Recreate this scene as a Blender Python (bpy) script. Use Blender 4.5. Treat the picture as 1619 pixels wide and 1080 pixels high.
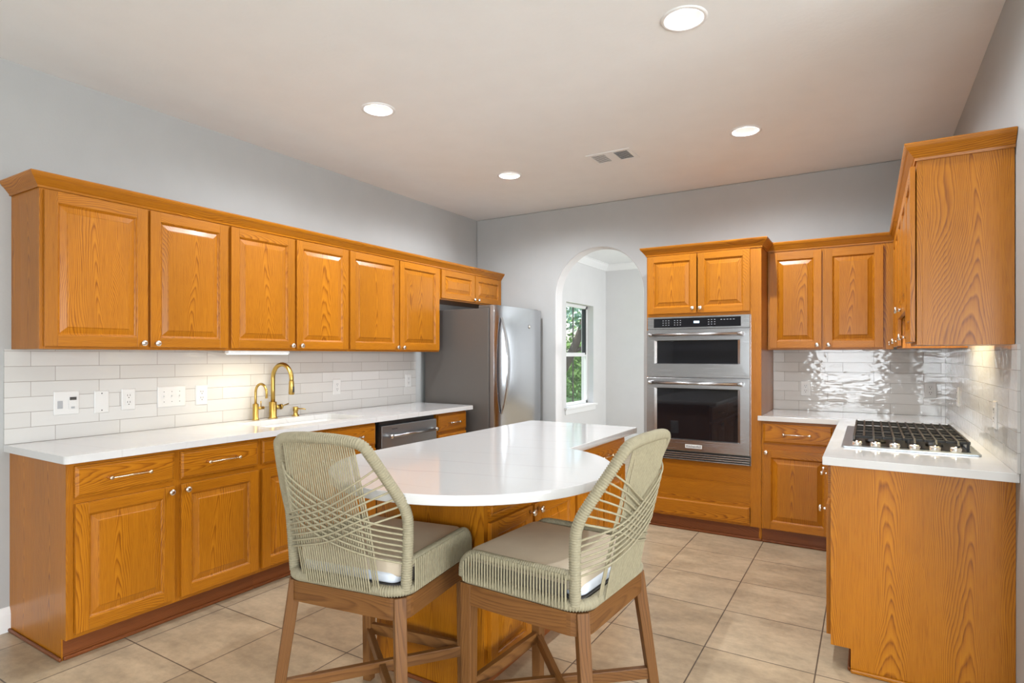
import bpy, bmesh, math, random
from mathutils import Vector, Matrix
random.seed(7)
PI = math.pi
for o in list(bpy.data.objects): bpy.data.objects.remove(o, do_unlink=True)
SC = bpy.context.scene
COL = SC.collection

# ------------------------------------------------------------------ camera
cam_d = bpy.data.cameras.new('camera'); cam = bpy.data.objects.new('camera', cam_d); COL.objects.link(cam)
cam_d.sensor_width = 36; cam_d.lens = 36 * 925.3 / 1619
cam_d.shift_y = (561.67 - 540) / 1619
cam_d.clip_start = 0.05; cam_d.clip_end = 200
cam.location = (3.5963, 0, 1.3507); cam.rotation_euler = (PI / 2, 0, 0.547)
SC.camera = cam
# ------------------------------------------------------------------ world, sun, window daylight
W = bpy.data.worlds.new('world'); SC.world = W; W.use_nodes = True
nt = W.node_tree; bg = nt.nodes['Background']
sky = nt.nodes.new('ShaderNodeTexSky'); sky.sky_type = 'NISHITA'; sky.sun_disc = False
sky.sun_elevation = math.radians(55); sky.sun_rotation = math.radians(100); sky.air_density = 1.0; sky.dust_density = 2.0
nt.links.new(sky.outputs[0], bg.inputs[0]); bg.inputs[1].default_value = 0.30
def lamp(name, kind, loc, rot, energy, color=(1, 1, 1), **k):
    d = bpy.data.lights.new(name, kind); o = bpy.data.objects.new(name, d); COL.objects.link(o)
    o.location = loc; o.rotation_euler = rot; d.energy = energy; d.color = color
    for a, b in k.items(): setattr(d, a, b)
    return o
lamp('sun', 'SUN', (-6, 6, 12), (0, math.radians(-38), math.radians(20)), 4.0, (1, .95, .86), angle=math.radians(.6))
DAY = (0.88, 0.945, 1.0)
# daylight standing in the windows of the open living area behind and to the right of the camera
WIN_REAR = [(2.6, 3.9), (4.6, 5.9)]
WIN_SIDE = [(-2.6, -1.3), (-.8, .5), (1.0, 2.2)]
for a, b in WIN_REAR:
    lamp('daylight_rear', 'AREA', ((a + b) / 2, -3.62, 1.35), (PI / 2, 0, 0), 75, DAY, shape='RECTANGLE', size=b - a - .1, size_y=1.6)
for a, b in WIN_SIDE:
    lamp('daylight_side', 'AREA', (7.62, (a + b) / 2, 1.35), (PI / 2, 0, PI / 2), 75, DAY, shape='RECTANGLE', size=b - a - .1, size_y=1.6)
lamp('dining_fill', 'AREA', (4.02, 7.0, 1.5), (PI / 2, 0, PI / 2), 72, DAY, shape='RECTANGLE', size=1.6, size_y=1.8)  # added unseen fill lamp; the right dining wall has no window here
# ------------------------------------------------------------------ exposure
SC.view_settings.view_transform = 'Standard'; SC.view_settings.look = 'None'
SC.view_settings.exposure = 0.53; SC.view_settings.gamma = 1; SC.view_settings.use_curve_mapping = False

# ================================================================== materials
MATS = {}
def newmat(name):
    m = bpy.data.materials.new(name); m.use_nodes = True
    n = m.node_tree; b = n.nodes['Principled BSDF']; MATS[name] = m
    return m, n, b
def sset(b, k, v):
    if k in b.inputs: b.inputs[k].default_value = v
def simple(name, col, rough=.5, metal=0, spec=None, bump=0, bscale=60, emit=None, estr=0, coat=0, var=0, vscale=5):
    m, n, b = newmat(name)
    sset(b, 'Base Color', (*col, 1)); sset(b, 'Roughness', rough); sset(b, 'Metallic', metal)
    if coat: sset(b, 'Coat Weight', coat)
    if spec is not None: sset(b, 'Specular IOR Level', spec)
    if emit: sset(b, 'Emission Color', (*emit, 1)); sset(b, 'Emission Strength', estr)
    tc = n.nodes.new('ShaderNodeTexCoord')
    if var:
        no = n.nodes.new('ShaderNodeTexNoise'); no.inputs['Scale'].default_value = vscale; no.inputs['Detail'].default_value = 4
        n.links.new(tc.outputs['Object'], no.inputs['Vector'])
        mr = n.nodes.new('ShaderNodeMapRange'); mr.inputs[1].default_value = .3; mr.inputs[2].default_value = .7
        mr.inputs[3].default_value = 1 - var; mr.inputs[4].default_value = 1 + var
        n.links.new(no.outputs['Fac'], mr.inputs[0])
        mx = n.nodes.new('ShaderNodeVectorMath'); mx.operation = 'SCALE'; mx.inputs[0].default_value = col
        n.links.new(mr.outputs[0], mx.inputs['Scale']); n.links.new(mx.outputs[0], b.inputs['Base Color'])
    if bump:
        no = n.nodes.new('ShaderNodeTexNoise'); no.inputs['Scale'].default_value = bscale; no.inputs['Detail'].default_value = 3
        n.links.new(tc.outputs['Object'], no.inputs['Vector'])
        bp = n.nodes.new('ShaderNodeBump'); bp.inputs['Strength'].default_value = bump; bp.inputs['Distance'].default_value = .01
        n.links.new(no.outputs['Fac'], bp.inputs['Height']); n.links.new(bp.outputs[0], b.inputs['Normal'])
    return m

def math_node(n, op, a=None, b=None, c=None):
    m = n.nodes.new('ShaderNodeMath'); m.operation = op
    for i, v in enumerate((a, b, c)):
        if v is None: continue
        if isinstance(v, (int, float)): m.inputs[i].default_value = v
        else: n.links.new(v, m.inputs[i])
    return m.outputs[0]

def oak(name, light, mid, dark, rough=.32, k=.072, period=.0074, amt=1.25):
    """flat-sawn oak: growth rings of a tilted log cut by the board, read from the board's own UV in metres"""
    m, n, b = newmat(name); L = n.links.new
    uv = n.nodes.new('ShaderNodeUVMap'); uv.uv_map = 'grain'
    sp = n.nodes.new('ShaderNodeSeparateXYZ'); L(uv.outputs[0], sp.inputs[0])
    U, V = sp.outputs[0], sp.outputs[1]
    def noise(su, sv, detail=2, rough_=.5):
        cb = n.nodes.new('ShaderNodeCombineXYZ'); L(math_node(n, 'MULTIPLY', U, su), cb.inputs[0]); L(math_node(n, 'MULTIPLY', V, sv), cb.inputs[1])
        t = n.nodes.new('ShaderNodeTexNoise'); t.inputs['Scale'].default_value = 1; t.inputs['Detail'].default_value = detail; t.inputs['Roughness'].default_value = rough_
        L(cb.outputs[0], t.inputs['Vector']); return t.outputs['Fac']
    n1 = noise(5, 1.1, 1); n2 = noise(22, 5, 2); n3 = noise(420, 9, 2, .6); n4 = noise(3, .5, 1); n5 = noise(160, 2.5, 1)
    w = math_node(n, 'MULTIPLY_ADD', n1, .20, -.10)
    u1 = math_node(n, 'PINGPONG', math_node(n, 'ADD', U, w), .125)
    r = math_node(n, 'SQRT', math_node(n, 'MULTIPLY_ADD', u1, u1, .0009))
    kv = math_node(n, 'MULTIPLY', V, k)
    rr = math_node(n, 'ADD', math_node(n, 'MULTIPLY_ADD', math_node(n, 'MULTIPLY', r, r), 2.5, r), kv)
    rr = math_node(n, 'MULTIPLY_ADD', n2, .012, rr)
    rr = math_node(n, 'MULTIPLY_ADD', n4, .10, rr)
    ph = math_node(n, 'FRACT', math_node(n, 'DIVIDE', rr, period))
    # ring profile: slow rise to the dark late wood, quick fall
    rp = n.nodes.new('ShaderNodeValToRGB'); e = rp.color_ramp.elements
    e[0].position = 0; e[0].color = (.0, .0, .0, 1); e[1].position = 1; e[1].color = (0, 0, 0, 1)
    a = e.new(.55); a.color = (.35, .35, .35, 1); a = e.new(.8); a.color = (1, 1, 1, 1)
    L(ph, rp.inputs[0])
    pores = n.nodes.new('ShaderNodeMapRange'); pores.inputs[1].default_value = .45; pores.inputs[2].default_value = .75; L(n3, pores.inputs[0])
    f = math_node(n, 'MULTIPLY', rp.outputs[0], math_node(n, 'MULTIPLY_ADD', n5, .9, .25))
    f = math_node(n, 'ADD', math_node(n, 'MULTIPLY', f, .85 * amt), math_node(n, 'MULTIPLY', pores.outputs[0], .28 * amt))
    cr = n.nodes.new('ShaderNodeValToRGB'); e = cr.color_ramp.elements
    e[0].color = (*light, 1); e[1].color = (*dark, 1); x = e.new(.4); x.color = (*mid, 1)
    L(f, cr.inputs[0])
    # board to board tone
    tone = n.nodes.new('ShaderNodeMapRange'); tone.inputs[1].default_value = .3; tone.inputs[2].default_value = .7
    tone.inputs[3].default_value = .88; tone.inputs[4].default_value = 1.12; L(n4, tone.inputs[0])
    vm = n.nodes.new('ShaderNodeVectorMath'); vm.operation = 'SCALE'; L(cr.outputs[0], vm.inputs[0]); L(tone.outputs[0], vm.inputs['Scale'])
    L(vm.outputs[0], b.inputs['Base Color'])
    sset(b, 'Roughness', rough); sset(b, 'Coat Weight', .05); sset(b, 'Coat Roughness', .2); sset(b, 'Specular IOR Level', .3)
    bp = n.nodes.new('ShaderNodeBump'); bp.inputs['Strength'].default_value = .12; bp.inputs['Distance'].default_value = .002
    bp.invert = True; L(f, bp.inputs['Height']); L(bp.outputs[0], b.inputs['Normal'])
    return m

M = {}
M['oak'] = oak('golden_oak', (.47, .175, .008), (.37, .122, .005), (.175, .048, .002))
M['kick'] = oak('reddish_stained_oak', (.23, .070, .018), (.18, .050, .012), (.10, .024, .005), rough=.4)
M['acacia'] = oak('acacia_wood', (.205, .088, .024), (.148, .058, .015), (.068, .025, .007), rough=.45, k=.04, period=.009, amt=.8)
M['dark_gap'] = simple('dark_recess', (.012, .010, .009), .8)
M['wall'] = simple('grey_wall_paint', (.42, .423, .415), .75, bump=.05, bscale=90, var=.02)
M['wall_pale'] = simple('pale_wall_paint', (.66, .65, .64), .75, bump=.05, bscale=90, var=.015)
M['ceiling'] = simple('ceiling_paint', (.83, .84, .84), .85, bump=.08, bscale=45, var=.015)
M['trim'] = simple('white_trim_paint', (.80, .80, .79), .4)
M['plate'] = simple('white_switch_plate', (.66, .65, .63), .3)
M['slot'] = simple('dark_slot', (.05, .045, .04), .5)
M['chrome'] = simple('polished_nickel', (.80, .77, .72), .22, 1)
M['brasspull'] = simple('pale_champagne_metal', (.85, .70, .52), .18, 1)
M['brass'] = simple('brushed_brass', (.47, .32, .09), .3, 1)
M['blackp'] = simple('black_plastic', (.02, .02, .02), .35)
M['iron'] = simple('cast_iron', (.018, .016, .014), .5, bump=.15, bscale=300)
M['oven_glass'] = simple('black_oven_glass', (.008, .008, .010), .04)
M['fridge_side'] = simple('dark_grey_fridge_case', (.105, .093, .083), .42, bump=.04, bscale=500)
M['door_edge'] = simple('grey_fridge_door_edge', (.20, .165, .145), .4)
M['sinkw'] = simple('white_sink_composite', (.78, .77, .75), .2)
M['rope'] = simple('sage_beige_rope', (.31, .272, .178), .8, bump=.2, bscale=400, var=.08, vscale=60)
M['rope_dk'] = simple('sage_beige_rope_thin', (.33, .288, .185), .8, var=.1, vscale=80)
M['cushion'] = simple('taupe_cushion_fabric', (.62, .52, .39), .9, bump=.1, bscale=900, var=.05, vscale=8)
M['cushpad'] = simple('white_cushion_underside', (.70, .74, .80), .6)
M['lens'] = simple('lamp_lens', (1, 1, 1), .4, emit=(1, .97, .92), estr=1.5)
M['bar_light'] = simple('cabinet_light_lens', (1, 1, 1), .4, emit=(1, .88, .6), estr=5)
M['display'] = simple('oven_display', (.05, .08, .1), .2, emit=(.5, .75, 1), estr=2.5)
M['legend'] = simple('grey_panel_print', (.35, .36, .37), .4)
M['darkprint'] = simple('dark_print', (.04, .04, .05), .5)
M['bark'] = simple('bark', (.09, .065, .05), .9, bump=.6, bscale=20)
M['grass'] = simple('lawn', (.10, .22, .04), .9, var=.3, vscale=3)
M['leaf1'] = simple('oak_leaf_green', (.16, .30, .06), .6, var=.5, vscale=2)
M['leaf2'] = simple('blue_green_leaf', (.16, .30, .20), .6, var=.5, vscale=2)
M['stone'] = simple('outside_stone', (.30, .26, .21), .9, var=.2, vscale=4)

def steel(name, col, rough, axis='z', dark=False):
    m, n, b = newmat(name); L = n.links.new
    tc = n.nodes.new('ShaderNodeTexCoord'); mp = n.nodes.new('ShaderNodeMapping'); L(tc.outputs['Object'], mp.inputs[0])
    mp.inputs['Scale'].default_value = {'z': (400, 400, 3), 'x': (3, 400, 400), 'y': (400, 3, 400)}[axis]
    no = n.nodes.new('ShaderNodeTexNoise'); no.inputs['Scale'].default_value = 1; no.inputs['Detail'].default_value = 2; L(mp.outputs[0], no.inputs['Vector'])
    mr = n.nodes.new('ShaderNodeMapRange'); mr.inputs[3].default_value = rough - .06; mr.inputs[4].default_value = rough + .08; L(no.outputs['Fac'], mr.inputs[0])
    L(mr.outputs[0], b.inputs['Roughness']); sset(b, 'Metallic', 1); sset(b, 'Base Color', (*col, 1))
    bp = n.nodes.new('ShaderNodeBump'); bp.inputs['Strength'].default_value = .03; bp.inputs['Distance'].default_value = .001
    L(no.outputs['Fac'], bp.inputs['Height']); L(bp.outputs[0], b.inputs['Normal'])
    return m
M['steel'] = steel('brushed_stainless_steel', (.46, .46, .465), .24, 'x')
M['steelv'] = steel('brushed_stainless_steel_vertical', (.50, .51, .53), .20, 'z')
M['steeld'] = steel('dark_stainless_steel', (.36, .40, .44), .36, 'y')

def floor_tile():
    m, n, b = newmat('beige_ceramic_floor_tile'); L = n.links.new
    tc = n.nodes.new('ShaderNodeTexCoord'); mp = n.nodes.new('ShaderNodeMapping'); L(tc.outputs['Object'], mp.inputs[0])
    mp.inputs['Location'].default_value = (-(2.9465 - 20 * .4577), -(4.139 - 20 * .4522), 0)
    br = n.nodes.new('ShaderNodeTexBrick'); br.offset = 0; br.squash = 1; L(mp.outputs[0], br.inputs['Vector'])
    br.inputs['Scale'].default_value = 1; br.inputs['Brick Width'].default_value = .4577; br.inputs['Row Height'].default_value = .4522
    br.inputs['Mortar Size'].default_value = .0032; br.inputs['Mortar Smooth'].default_value = .2; br.inputs['Bias'].default_value = 0
    br.inputs['Color1'].default_value = (.455, .355, .235, 1); br.inputs['Color2'].default_value = (.40, .305, .195, 1); br.inputs['Mortar'].default_value = (.115, .085, .06, 1)
    def ns(s, d, sc=(1, 1, 1)):
        q = n.nodes.new('ShaderNodeMapping'); q.inputs['Scale'].default_value = sc; L(tc.outputs['Object'], q.inputs[0])
        t = n.nodes.new('ShaderNodeTexNoise'); t.inputs['Scale'].default_value = s; t.inputs['Detail'].default_value = d; t.inputs['Roughness'].default_value = .65; L(q.outputs[0], t.inputs['Vector']); return t.outputs['Fac']
    a = ns(3.2, 6, (1, 2.2, 1)); c = ns(26, 5)
    f = math_node(n, 'ADD', math_node(n, 'MULTIPLY', a, .7), math_node(n, 'MULTIPLY', c, .3))
    mr = n.nodes.new('ShaderNodeMapRange'); mr.inputs[1].default_value = .35; mr.inputs[2].default_value = .65; mr.inputs[3].default_value = .70; mr.inputs[4].default_value = 1.26; L(f, mr.inputs[0])
    vm = n.nodes.new('ShaderNodeVectorMath'); vm.operation = 'SCALE'; L(br.outputs['Color'], vm.inputs[0]); L(mr.outputs[0], vm.inputs['Scale'])
    L(vm.outputs[0], b.inputs['Base Color']); sset(b, 'Roughness', .33)
    bp = n.nodes.new('ShaderNodeBump'); bp.inputs['Strength'].default_value = .5; bp.inputs['Distance'].default_value = .003; bp.invert = True
    L(math_node(n, 'ADD', br.outputs['Fac'], math_node(n, 'MULTIPLY', c, .25)), bp.inputs['Height']); L(bp.outputs[0], b.inputs['Normal'])
    return m
M['floor'] = floor_tile()

def wall_tile(name, horiz, off):
    """3x12 glossy hand-made subway tile; horiz = object axis the rows run along"""
    m, n, b = newmat(name); L = n.links.new
    tc = n.nodes.new('ShaderNodeTexCoord'); sp = n.nodes.new('ShaderNodeSeparateXYZ'); L(tc.outputs['Object'], sp.inputs[0])
    cb = n.nodes.new('ShaderNodeCombineXYZ')
    L(math_node(n, 'ADD', sp.outputs[horiz], off), cb.inputs[0]); L(math_node(n, 'SUBTRACT', sp.outputs[2], .914 - .0762 * 2), cb.inputs[1])
    br = n.nodes.new('ShaderNodeTexBrick'); br.offset = .66; br.offset_frequency = 2; br.squash = 1; L(cb.outputs[0], br.inputs['Vector'])
    br.inputs['Scale'].default_value = 1; br.inputs['Brick Width'].default_value = .3055; br.inputs['Row Height'].default_value = .0762
    br.inputs['Mortar Size'].default_value = .0014; br.inputs['Mortar Smooth'].default_value = .3; br.inputs['Bias'].default_value = 0
    br.inputs['Color1'].default_value = (.62, .605, .58, 1); br.inputs['Color2'].default_value = (.56, .545, .52, 1); br.inputs['Mortar'].default_value = (.36, .33, .30, 1)
    L(br.outputs['Color'], b.inputs['Base Color']); sset(b, 'Roughness', .06)
    no = n.nodes.new('ShaderNodeTexNoise'); mpw = n.nodes.new('ShaderNodeMapping'); mpw.inputs['Scale'].default_value = (17, 17, 34); L(tc.outputs['Object'], mpw.inputs[0]); no.inputs['Scale'].default_value = 1; no.inputs['Detail'].default_value = 1; L(mpw.outputs[0], no.inputs['Vector'])
    b1 = n.nodes.new('ShaderNodeBump'); b1.inputs['Strength'].default_value = .5; b1.inputs['Distance'].default_value = .0026; L(no.outputs['Fac'], b1.inputs['Height'])
    b2 = n.nodes.new('ShaderNodeBump'); b2.inputs['Strength'].default_value = .7; b2.inputs['Distance'].default_value = .0025; b2.invert = True
    L(br.outputs['Fac'], b2.inputs['Height']); L(b1.outputs[0], b2.inputs['Normal']); L(b2.outputs[0], b.inputs['Normal'])
    if 'Coat Normal' in b.inputs: L(b2.outputs[0], b.inputs['Coat Normal'])
    return m
M['tileY'] = wall_tile('white_subway_tile_left', 1, 20 * .3055 - 1.251 + .3055)
M['tileX'] = wall_tile('white_subway_tile_back', 0, 20 * .3055 - 3.02)
M['tileR'] = wall_tile('white_subway_tile_right', 1, 20 * .3055 - 5.1)

def quartz():
    m, n, b = newmat('white_veined_quartz'); L = n.links.new
    tc = n.nodes.new('ShaderNodeTexCoord')
    mp = n.nodes.new('ShaderNodeMapping'); mp.inputs['Rotation'].default_value = (0, 0, math.radians(-31)); mp.inputs['Scale'].default_value = (.35, 1, 1); L(tc.outputs['Object'], mp.inputs[0])
    no = n.nodes.new('ShaderNodeTexNoise'); no.inputs['Scale'].default_value = 2.2; no.inputs['Detail'].default_value = 3; L(mp.outputs[0], no.inputs['Vector'])
    sp = n.nodes.new('ShaderNodeSeparateXYZ'); L(mp.outputs[0], sp.inputs[0])
    y = math_node(n, 'ADD', math_node(n, 'MULTIPLY', sp.outputs[1], 5.2), math_node(n, 'MULTIPLY', no.outputs['Fac'], 1.6))
    d = math_node(n, 'ABSOLUTE', math_node(n, 'SUBTRACT', math_node(n, 'FRACT', y), .5))
    mr = n.nodes.new('ShaderNodeMapRange'); mr.inputs[1].default_value = 0; mr.inputs[2].default_value = .035; mr.inputs[3].default_value = 1; mr.inputs[4].default_value = 0; L(d, mr.inputs[0])
    n2 = n.nodes.new('ShaderNodeTexNoise'); n2.inputs['Scale'].default_value = 3; L(tc.outputs['Object'], n2.inputs['Vector'])
    m2 = n.nodes.new('ShaderNodeMapRange'); m2.inputs[1].default_value = .4; m2.inputs[2].default_value = .65; m2.inputs[3].default_value = .05; m2.inputs[4].default_value = .4; L(n2.outputs['Fac'], m2.inputs[0])
    f = math_node(n, 'MULTIPLY', mr.outputs[0], m2.outputs[0])
    mx = n.nodes.new('ShaderNodeMix'); mx.data_type = 'RGBA'; L(f, mx.inputs[0]); mx.inputs[6].default_value = (.64, .635, .625, 1); mx.inputs[7].default_value = (.42, .40, .38, 1)
    L(mx.outputs[2], b.inputs['Base Color']); sset(b, 'Roughness', .10); sset(b, 'Coat Weight', .3); sset(b, 'Coat Roughness', .05)
    return m
M['quartz'] = quartz()

def glass():
    m = bpy.data.materials.new('window_glass'); m.use_nodes = True; n = m.node_tree; n.nodes.clear()
    t = n.nodes.new('ShaderNodeBsdfTransparent'); g = n.nodes.new('ShaderNodeBsdfGlossy'); g.inputs['Roughness'].default_value = .02
    x = n.nodes.new('ShaderNodeMixShader'); x.inputs[0].default_value = .07; o = n.nodes.new('ShaderNodeOutputMaterial')
    n.links.new(t.outputs[0], x.inputs[1]); n.links.new(g.outputs[0], x.inputs[2]); n.links.new(x.outputs[0], o.inputs[0]); return m
M['glass'] = glass()

# ================================================================== mesh builder
class MB:
    def __init__(s):
        s.bm = bmesh.new(); s.uv = s.bm.loops.layers.uv.new('grain')
    def _uv(s, f, g, off, c):
        n = f.normal; ax = max(range(3), key=lambda i: abs(n[i])); gi = 'xyz'.index(g)
        if gi == ax: gi = (ax + 1) % 3
        ui = [i for i in range(3) if i not in (ax, gi)][0]
        for l in f.loops: l[s.uv].uv = (l.vert.co[ui] - c[ui] + off[0], l.vert.co[gi] - c[gi] + off[1])
    def faces(s, fs, g='z', c=None, off=None):
        if off is None: off = (.25 * random.randint(0, 60) + random.uniform(-.04, .04), random.uniform(0, 20))
        if c is None:
            vs = [v.co for f in fs for v in f.verts]; c = sum(vs, Vector()) / len(vs)
        for f in fs: f.normal_update(); s._uv(f, g, off, c)
    def box(s, x0, x1, y0, y1, z0, z1, g='z', edge=False, mat=0):
        x0, x1 = sorted((x0, x1)); y0, y1 = sorted((y0, y1)); z0, z1 = sorted((z0, z1))
        v = [s.bm.verts.new(p) for p in [(x0, y0, z0), (x1, y0, z0), (x1, y1, z0), (x0, y1, z0), (x0, y0, z1), (x1, y0, z1), (x1, y1, z1), (x0, y1, z1)]]
        fs = [s.bm.faces.new([v[i] for i in q]) for q in [(0, 3, 2, 1), (4, 5, 6, 7), (0, 1, 5, 4), (1, 2, 6, 5), (2, 3, 7, 6), (3, 0, 4, 7)]]
        off = None
        if edge: off = (.25 * random.randint(0, 60) + random.uniform(.06, .1), random.uniform(0, 20))
        s.faces(fs, g, off=off)
        for f in fs: f.material_index = mat
        return s
    def rings(s, x0, x1, z0, z1, prof, g='z', cap=True, back=None):
        """concentric rectangles in the XZ plane facing -Y; prof = [(inset, y)]"""
        rs = []
        for ins, y in prof:
            rs.append([s.bm.verts.new(p) for p in [(x0 + ins, y, z0 + ins), (x1 - ins, y, z0 + ins), (x1 - ins, y, z1 - ins), (x0 + ins, y, z1 - ins)]])
        allf = []
        for a, b in zip(rs, rs[1:]):
            for i in range(4):
                j = (i + 1) % 4; allf.append(s.bm.faces.new([a[i], a[j], b[j], b[i]]))
        if cap: allf.append(s.bm.faces.new(rs[-1]))
        if back: allf.append(s.bm.faces.new(list(reversed(rs[0]))))
        for f in allf: f.normal_update()
        s.faces(allf, g, c=Vector(((x0 + x1) / 2, prof[-1][1], (z0 + z1) / 2)))
        return s
    def prism(s, poly, z0, z1, holes=(), g='y', smooth=False):
        bm = s.bm; top = []; fs = []
        loops = [list(poly)] + [list(h) for h in holes]
        for z, up in ((z0, False), (z1, True)):
            es = []; rings = []
            for lp in loops:
                vs = [bm.verts.new((p[0], p[1], z)) for p in lp]; rings.append(vs)
                for i in range(len(vs)): es.append(bm.edges.new((vs[i], vs[(i + 1) % len(vs)])))
            if len(loops) == 1:
                f = bm.faces.new(rings[0]); new = [f]
            else:
                r = bmesh.ops.triangle_fill(bm, edges=es, use_beauty=True, use_dissolve=False); new = [x for x in r['geom'] if isinstance(x, bmesh.types.BMFace)]
            for f in new:
                f.normal_update()
                if (f.normal.z > 0) != up: f.normal_flip()
            fs += new; top.append(rings)
        for a, b in zip(*top):
            nn = len(a)
            for i in range(nn):
                j = (i + 1) % nn; f = bm.faces.new([a[i], a[j], b[j], b[i]]); fs.append(f)
                if smooth and nn > 12: f.smooth = True
        bmesh.ops.recalc_face_normals(bm, faces=fs)
        s.faces(fs, g)
        return s
    def tube(s, pts, r, seg=8, closed=False, cap=True, ridge=0, smooth=True, taper=None):
        pts = [Vector(p) for p in pts]; n = len(pts); rows = []; bm = s.bm
        up = None; L = 0
        for i, p in enumerate(pts):
            a = pts[(i - 1) % n] if (closed or i > 0) else p; b = pts[(i + 1) % n] if (closed or i < n - 1) else p
            t = (b - a).normalized()
            if up is None:
                up = Vector((0, 0, 1)) if abs(t.z) < .9 else Vector((1, 0, 0))
            side = t.cross(up).normalized(); up = side.cross(t).normalized()
            rad = (r if taper is None else r + (taper - r) * i / (n - 1)) - (ridge if i % 3 == 0 else 0)
            rows.append([bm.verts.new(p + (side * math.cos(2 * PI * k / seg) + up * math.sin(2 * PI * k / seg)) * rad) for k in range(seg)])
        fs = []
        rng = range(n) if closed else range(n - 1)
        for i in rng:
            A, B = rows[i], rows[(i + 1) % n]
            l0 = L; L += (pts[(i + 1) % n] - pts[i]).length
            for k in range(seg):
                kk = (k + 1) % seg; f = bm.faces.new([A[k], A[kk], B[kk], B[k]]); f.smooth = smooth; fs.append(f)
                for lp, uvv in zip(f.loops, [(k * .01, l0), (kk * .01, l0), (kk * .01, L), (k * .01, L)]): lp[s.uv].uv = uvv
        if cap and not closed:
            bm.faces.new(list(reversed(rows[0]))); bm.faces.new(rows[-1])
        return s
    def lathe(s, prof, loc=(0, 0, 0), axis='z', seg=24, smooth=True):
        """prof [(radius, height)] around axis"""
        M_ = {'z': Matrix.Identity(3), '-y': Matrix(((1, 0, 0), (0, 0, -1), (0, 1, 0))), 'x': Matrix(((0, 0, 1), (1, 0, 0), (0, 1, 0))), 'y': Matrix(((1, 0, 0), (0, 0, 1), (0, -1, 0)))}[axis]
        rows = []; loc = Vector(loc)
        for r, h in prof:
            if r < 1e-6: rows.append([s.bm.verts.new(loc + M_ @ Vector((0, 0, h)))])
            else: rows.append([s.bm.verts.new(loc + M_ @ Vector((r * math.cos(2 * PI * k / seg), r * math.sin(2 * PI * k / seg), h))) for k in range(seg)])
        fs = []
        for A, B in zip(rows, rows[1:]):
            for k in range(seg):
                kk = (k + 1) % seg; q = []
                for v in (A[k % len(A)], A[kk % len(A)], B[kk % len(B)], B[k % len(B)]):
                    if v not in q: q.append(v)
                if len(q) > 2:
                    f = s.bm.faces.new(q); f.smooth = smooth; fs.append(f)
        bmesh.ops.recalc_face_normals(s.bm, faces=fs)
        return s
    def beam(s, a, b, w, h, roll=0, w2=None, h2=None, up=(0, 0, 1)):
        a, b = Vector(a), Vector(b); t = (b - a).normalized(); up = Vector(up)
        if abs(t.dot(up)) > .95: up = Vector((0, 1, 0))
        side = t.cross(up).normalized(); u = side.cross(t).normalized()
        c, sn = math.cos(roll), math.sin(roll); side, u = side * c + u * sn, u * c - side * sn
        rows = []; L = (b - a).length
        for p, ww, hh in ((a, w, h), (b, w2 or w, h2 or h)):
            rows.append([s.bm.verts.new(p + side * x * ww / 2 + u * y * hh / 2) for x, y in ((-1, -1), (1, -1), (1, 1), (-1, 1))])
        ro = random.randint(0, 40) * .25 + random.uniform(-.05, .05); vo = random.uniform(0, 9)
        for k in range(4):
            kk = (k + 1) % 4; f = s.bm.faces.new([rows[0][k], rows[0][kk], rows[1][kk], rows[1][k]])
            for lp, q in zip(f.loops, [(-w / 2, 0), (w / 2, 0), (w / 2, L), (-w / 2, L)]): lp[s.uv].uv = (q[0] + ro + k * .04, q[1] + vo)
        s.bm.faces.new(list(reversed(rows[0]))); s.bm.faces.new(rows[1])
        return s
    def build(s, name, mats, parent=None, bevel=0, seg=2, loc=None, rot=None, angle=40):
        me = bpy.data.meshes.new(name); bmesh.ops.recalc_face_normals(s.bm, faces=s.bm.faces[:]) if False else None
        s.bm.to_mesh(me); s.bm.free()
        if not isinstance(mats, (list, tuple)): mats = [mats]
        for m in mats: me.materials.append(M[m] if isinstance(m, str) else m)
        o = bpy.data.objects.new(name, me); COL.objects.link(o)
        if parent: o.parent = parent
        if loc: o.location = loc
        if rot: o.rotation_euler = rot
        if bevel:
            b = o.modifiers.new('bevel', 'BEVEL'); b.width = bevel; b.segments = seg; b.limit_method = 'ANGLE'; b.angle_limit = math.radians(angle)
        return o

def tag(o, label=None, cat=None, group=None, kind=None):
    if label: o['label'] = label
    if cat: o['category'] = cat
    if group: o['group'] = group
    if kind: o['kind'] = kind
    return o
def thing(name, label, cat, loc=(0, 0, 0), rz=0, group=None):
    o = bpy.data.objects.new(name, None); COL.objects.link(o); o.empty_display_size = .1
    o.location = loc; o.rotation_euler = (0, 0, rz); return tag(o, label, cat, group)
def structure(o): o['kind'] = 'structure'; return o
def copy_tree(o, parent=None):
    c = o.copy(); COL.objects.link(c)
    if parent: c.parent = parent
    for ch in list(o.children): copy_tree(ch, c)
    return c
def circ(cx, cy, r, n=40, a0=0, a1=2 * PI, end=False):
    m = n + 1 if end else n
    return [(cx + r * math.cos(a0 + (a1 - a0) * i / n), cy + r * math.sin(a0 + (a1 - a0) * i / n)) for i in range(m)]
def rrect(x0, x1, y0, y1, r, n=5):
    """rounded rectangle, r = radius or (bl, br, tr, tl)"""
    if not isinstance(r, (tuple, list)): r = (r,) * 4
    P = []
    for (cx, cy, a, q) in ((x0 + r[0], y0 + r[0], PI, r[0]), (x1 - r[1], y0 + r[1], 1.5 * PI, r[1]), (x1 - r[2], y1 - r[2], 0, r[2]), (x0 + r[3], y1 - r[3], .5 * PI, r[3])):
        P += [(cx, cy)] if q == 0 else circ(cx, cy, q, n, a, a + PI / 2, True)
    return P
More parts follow.
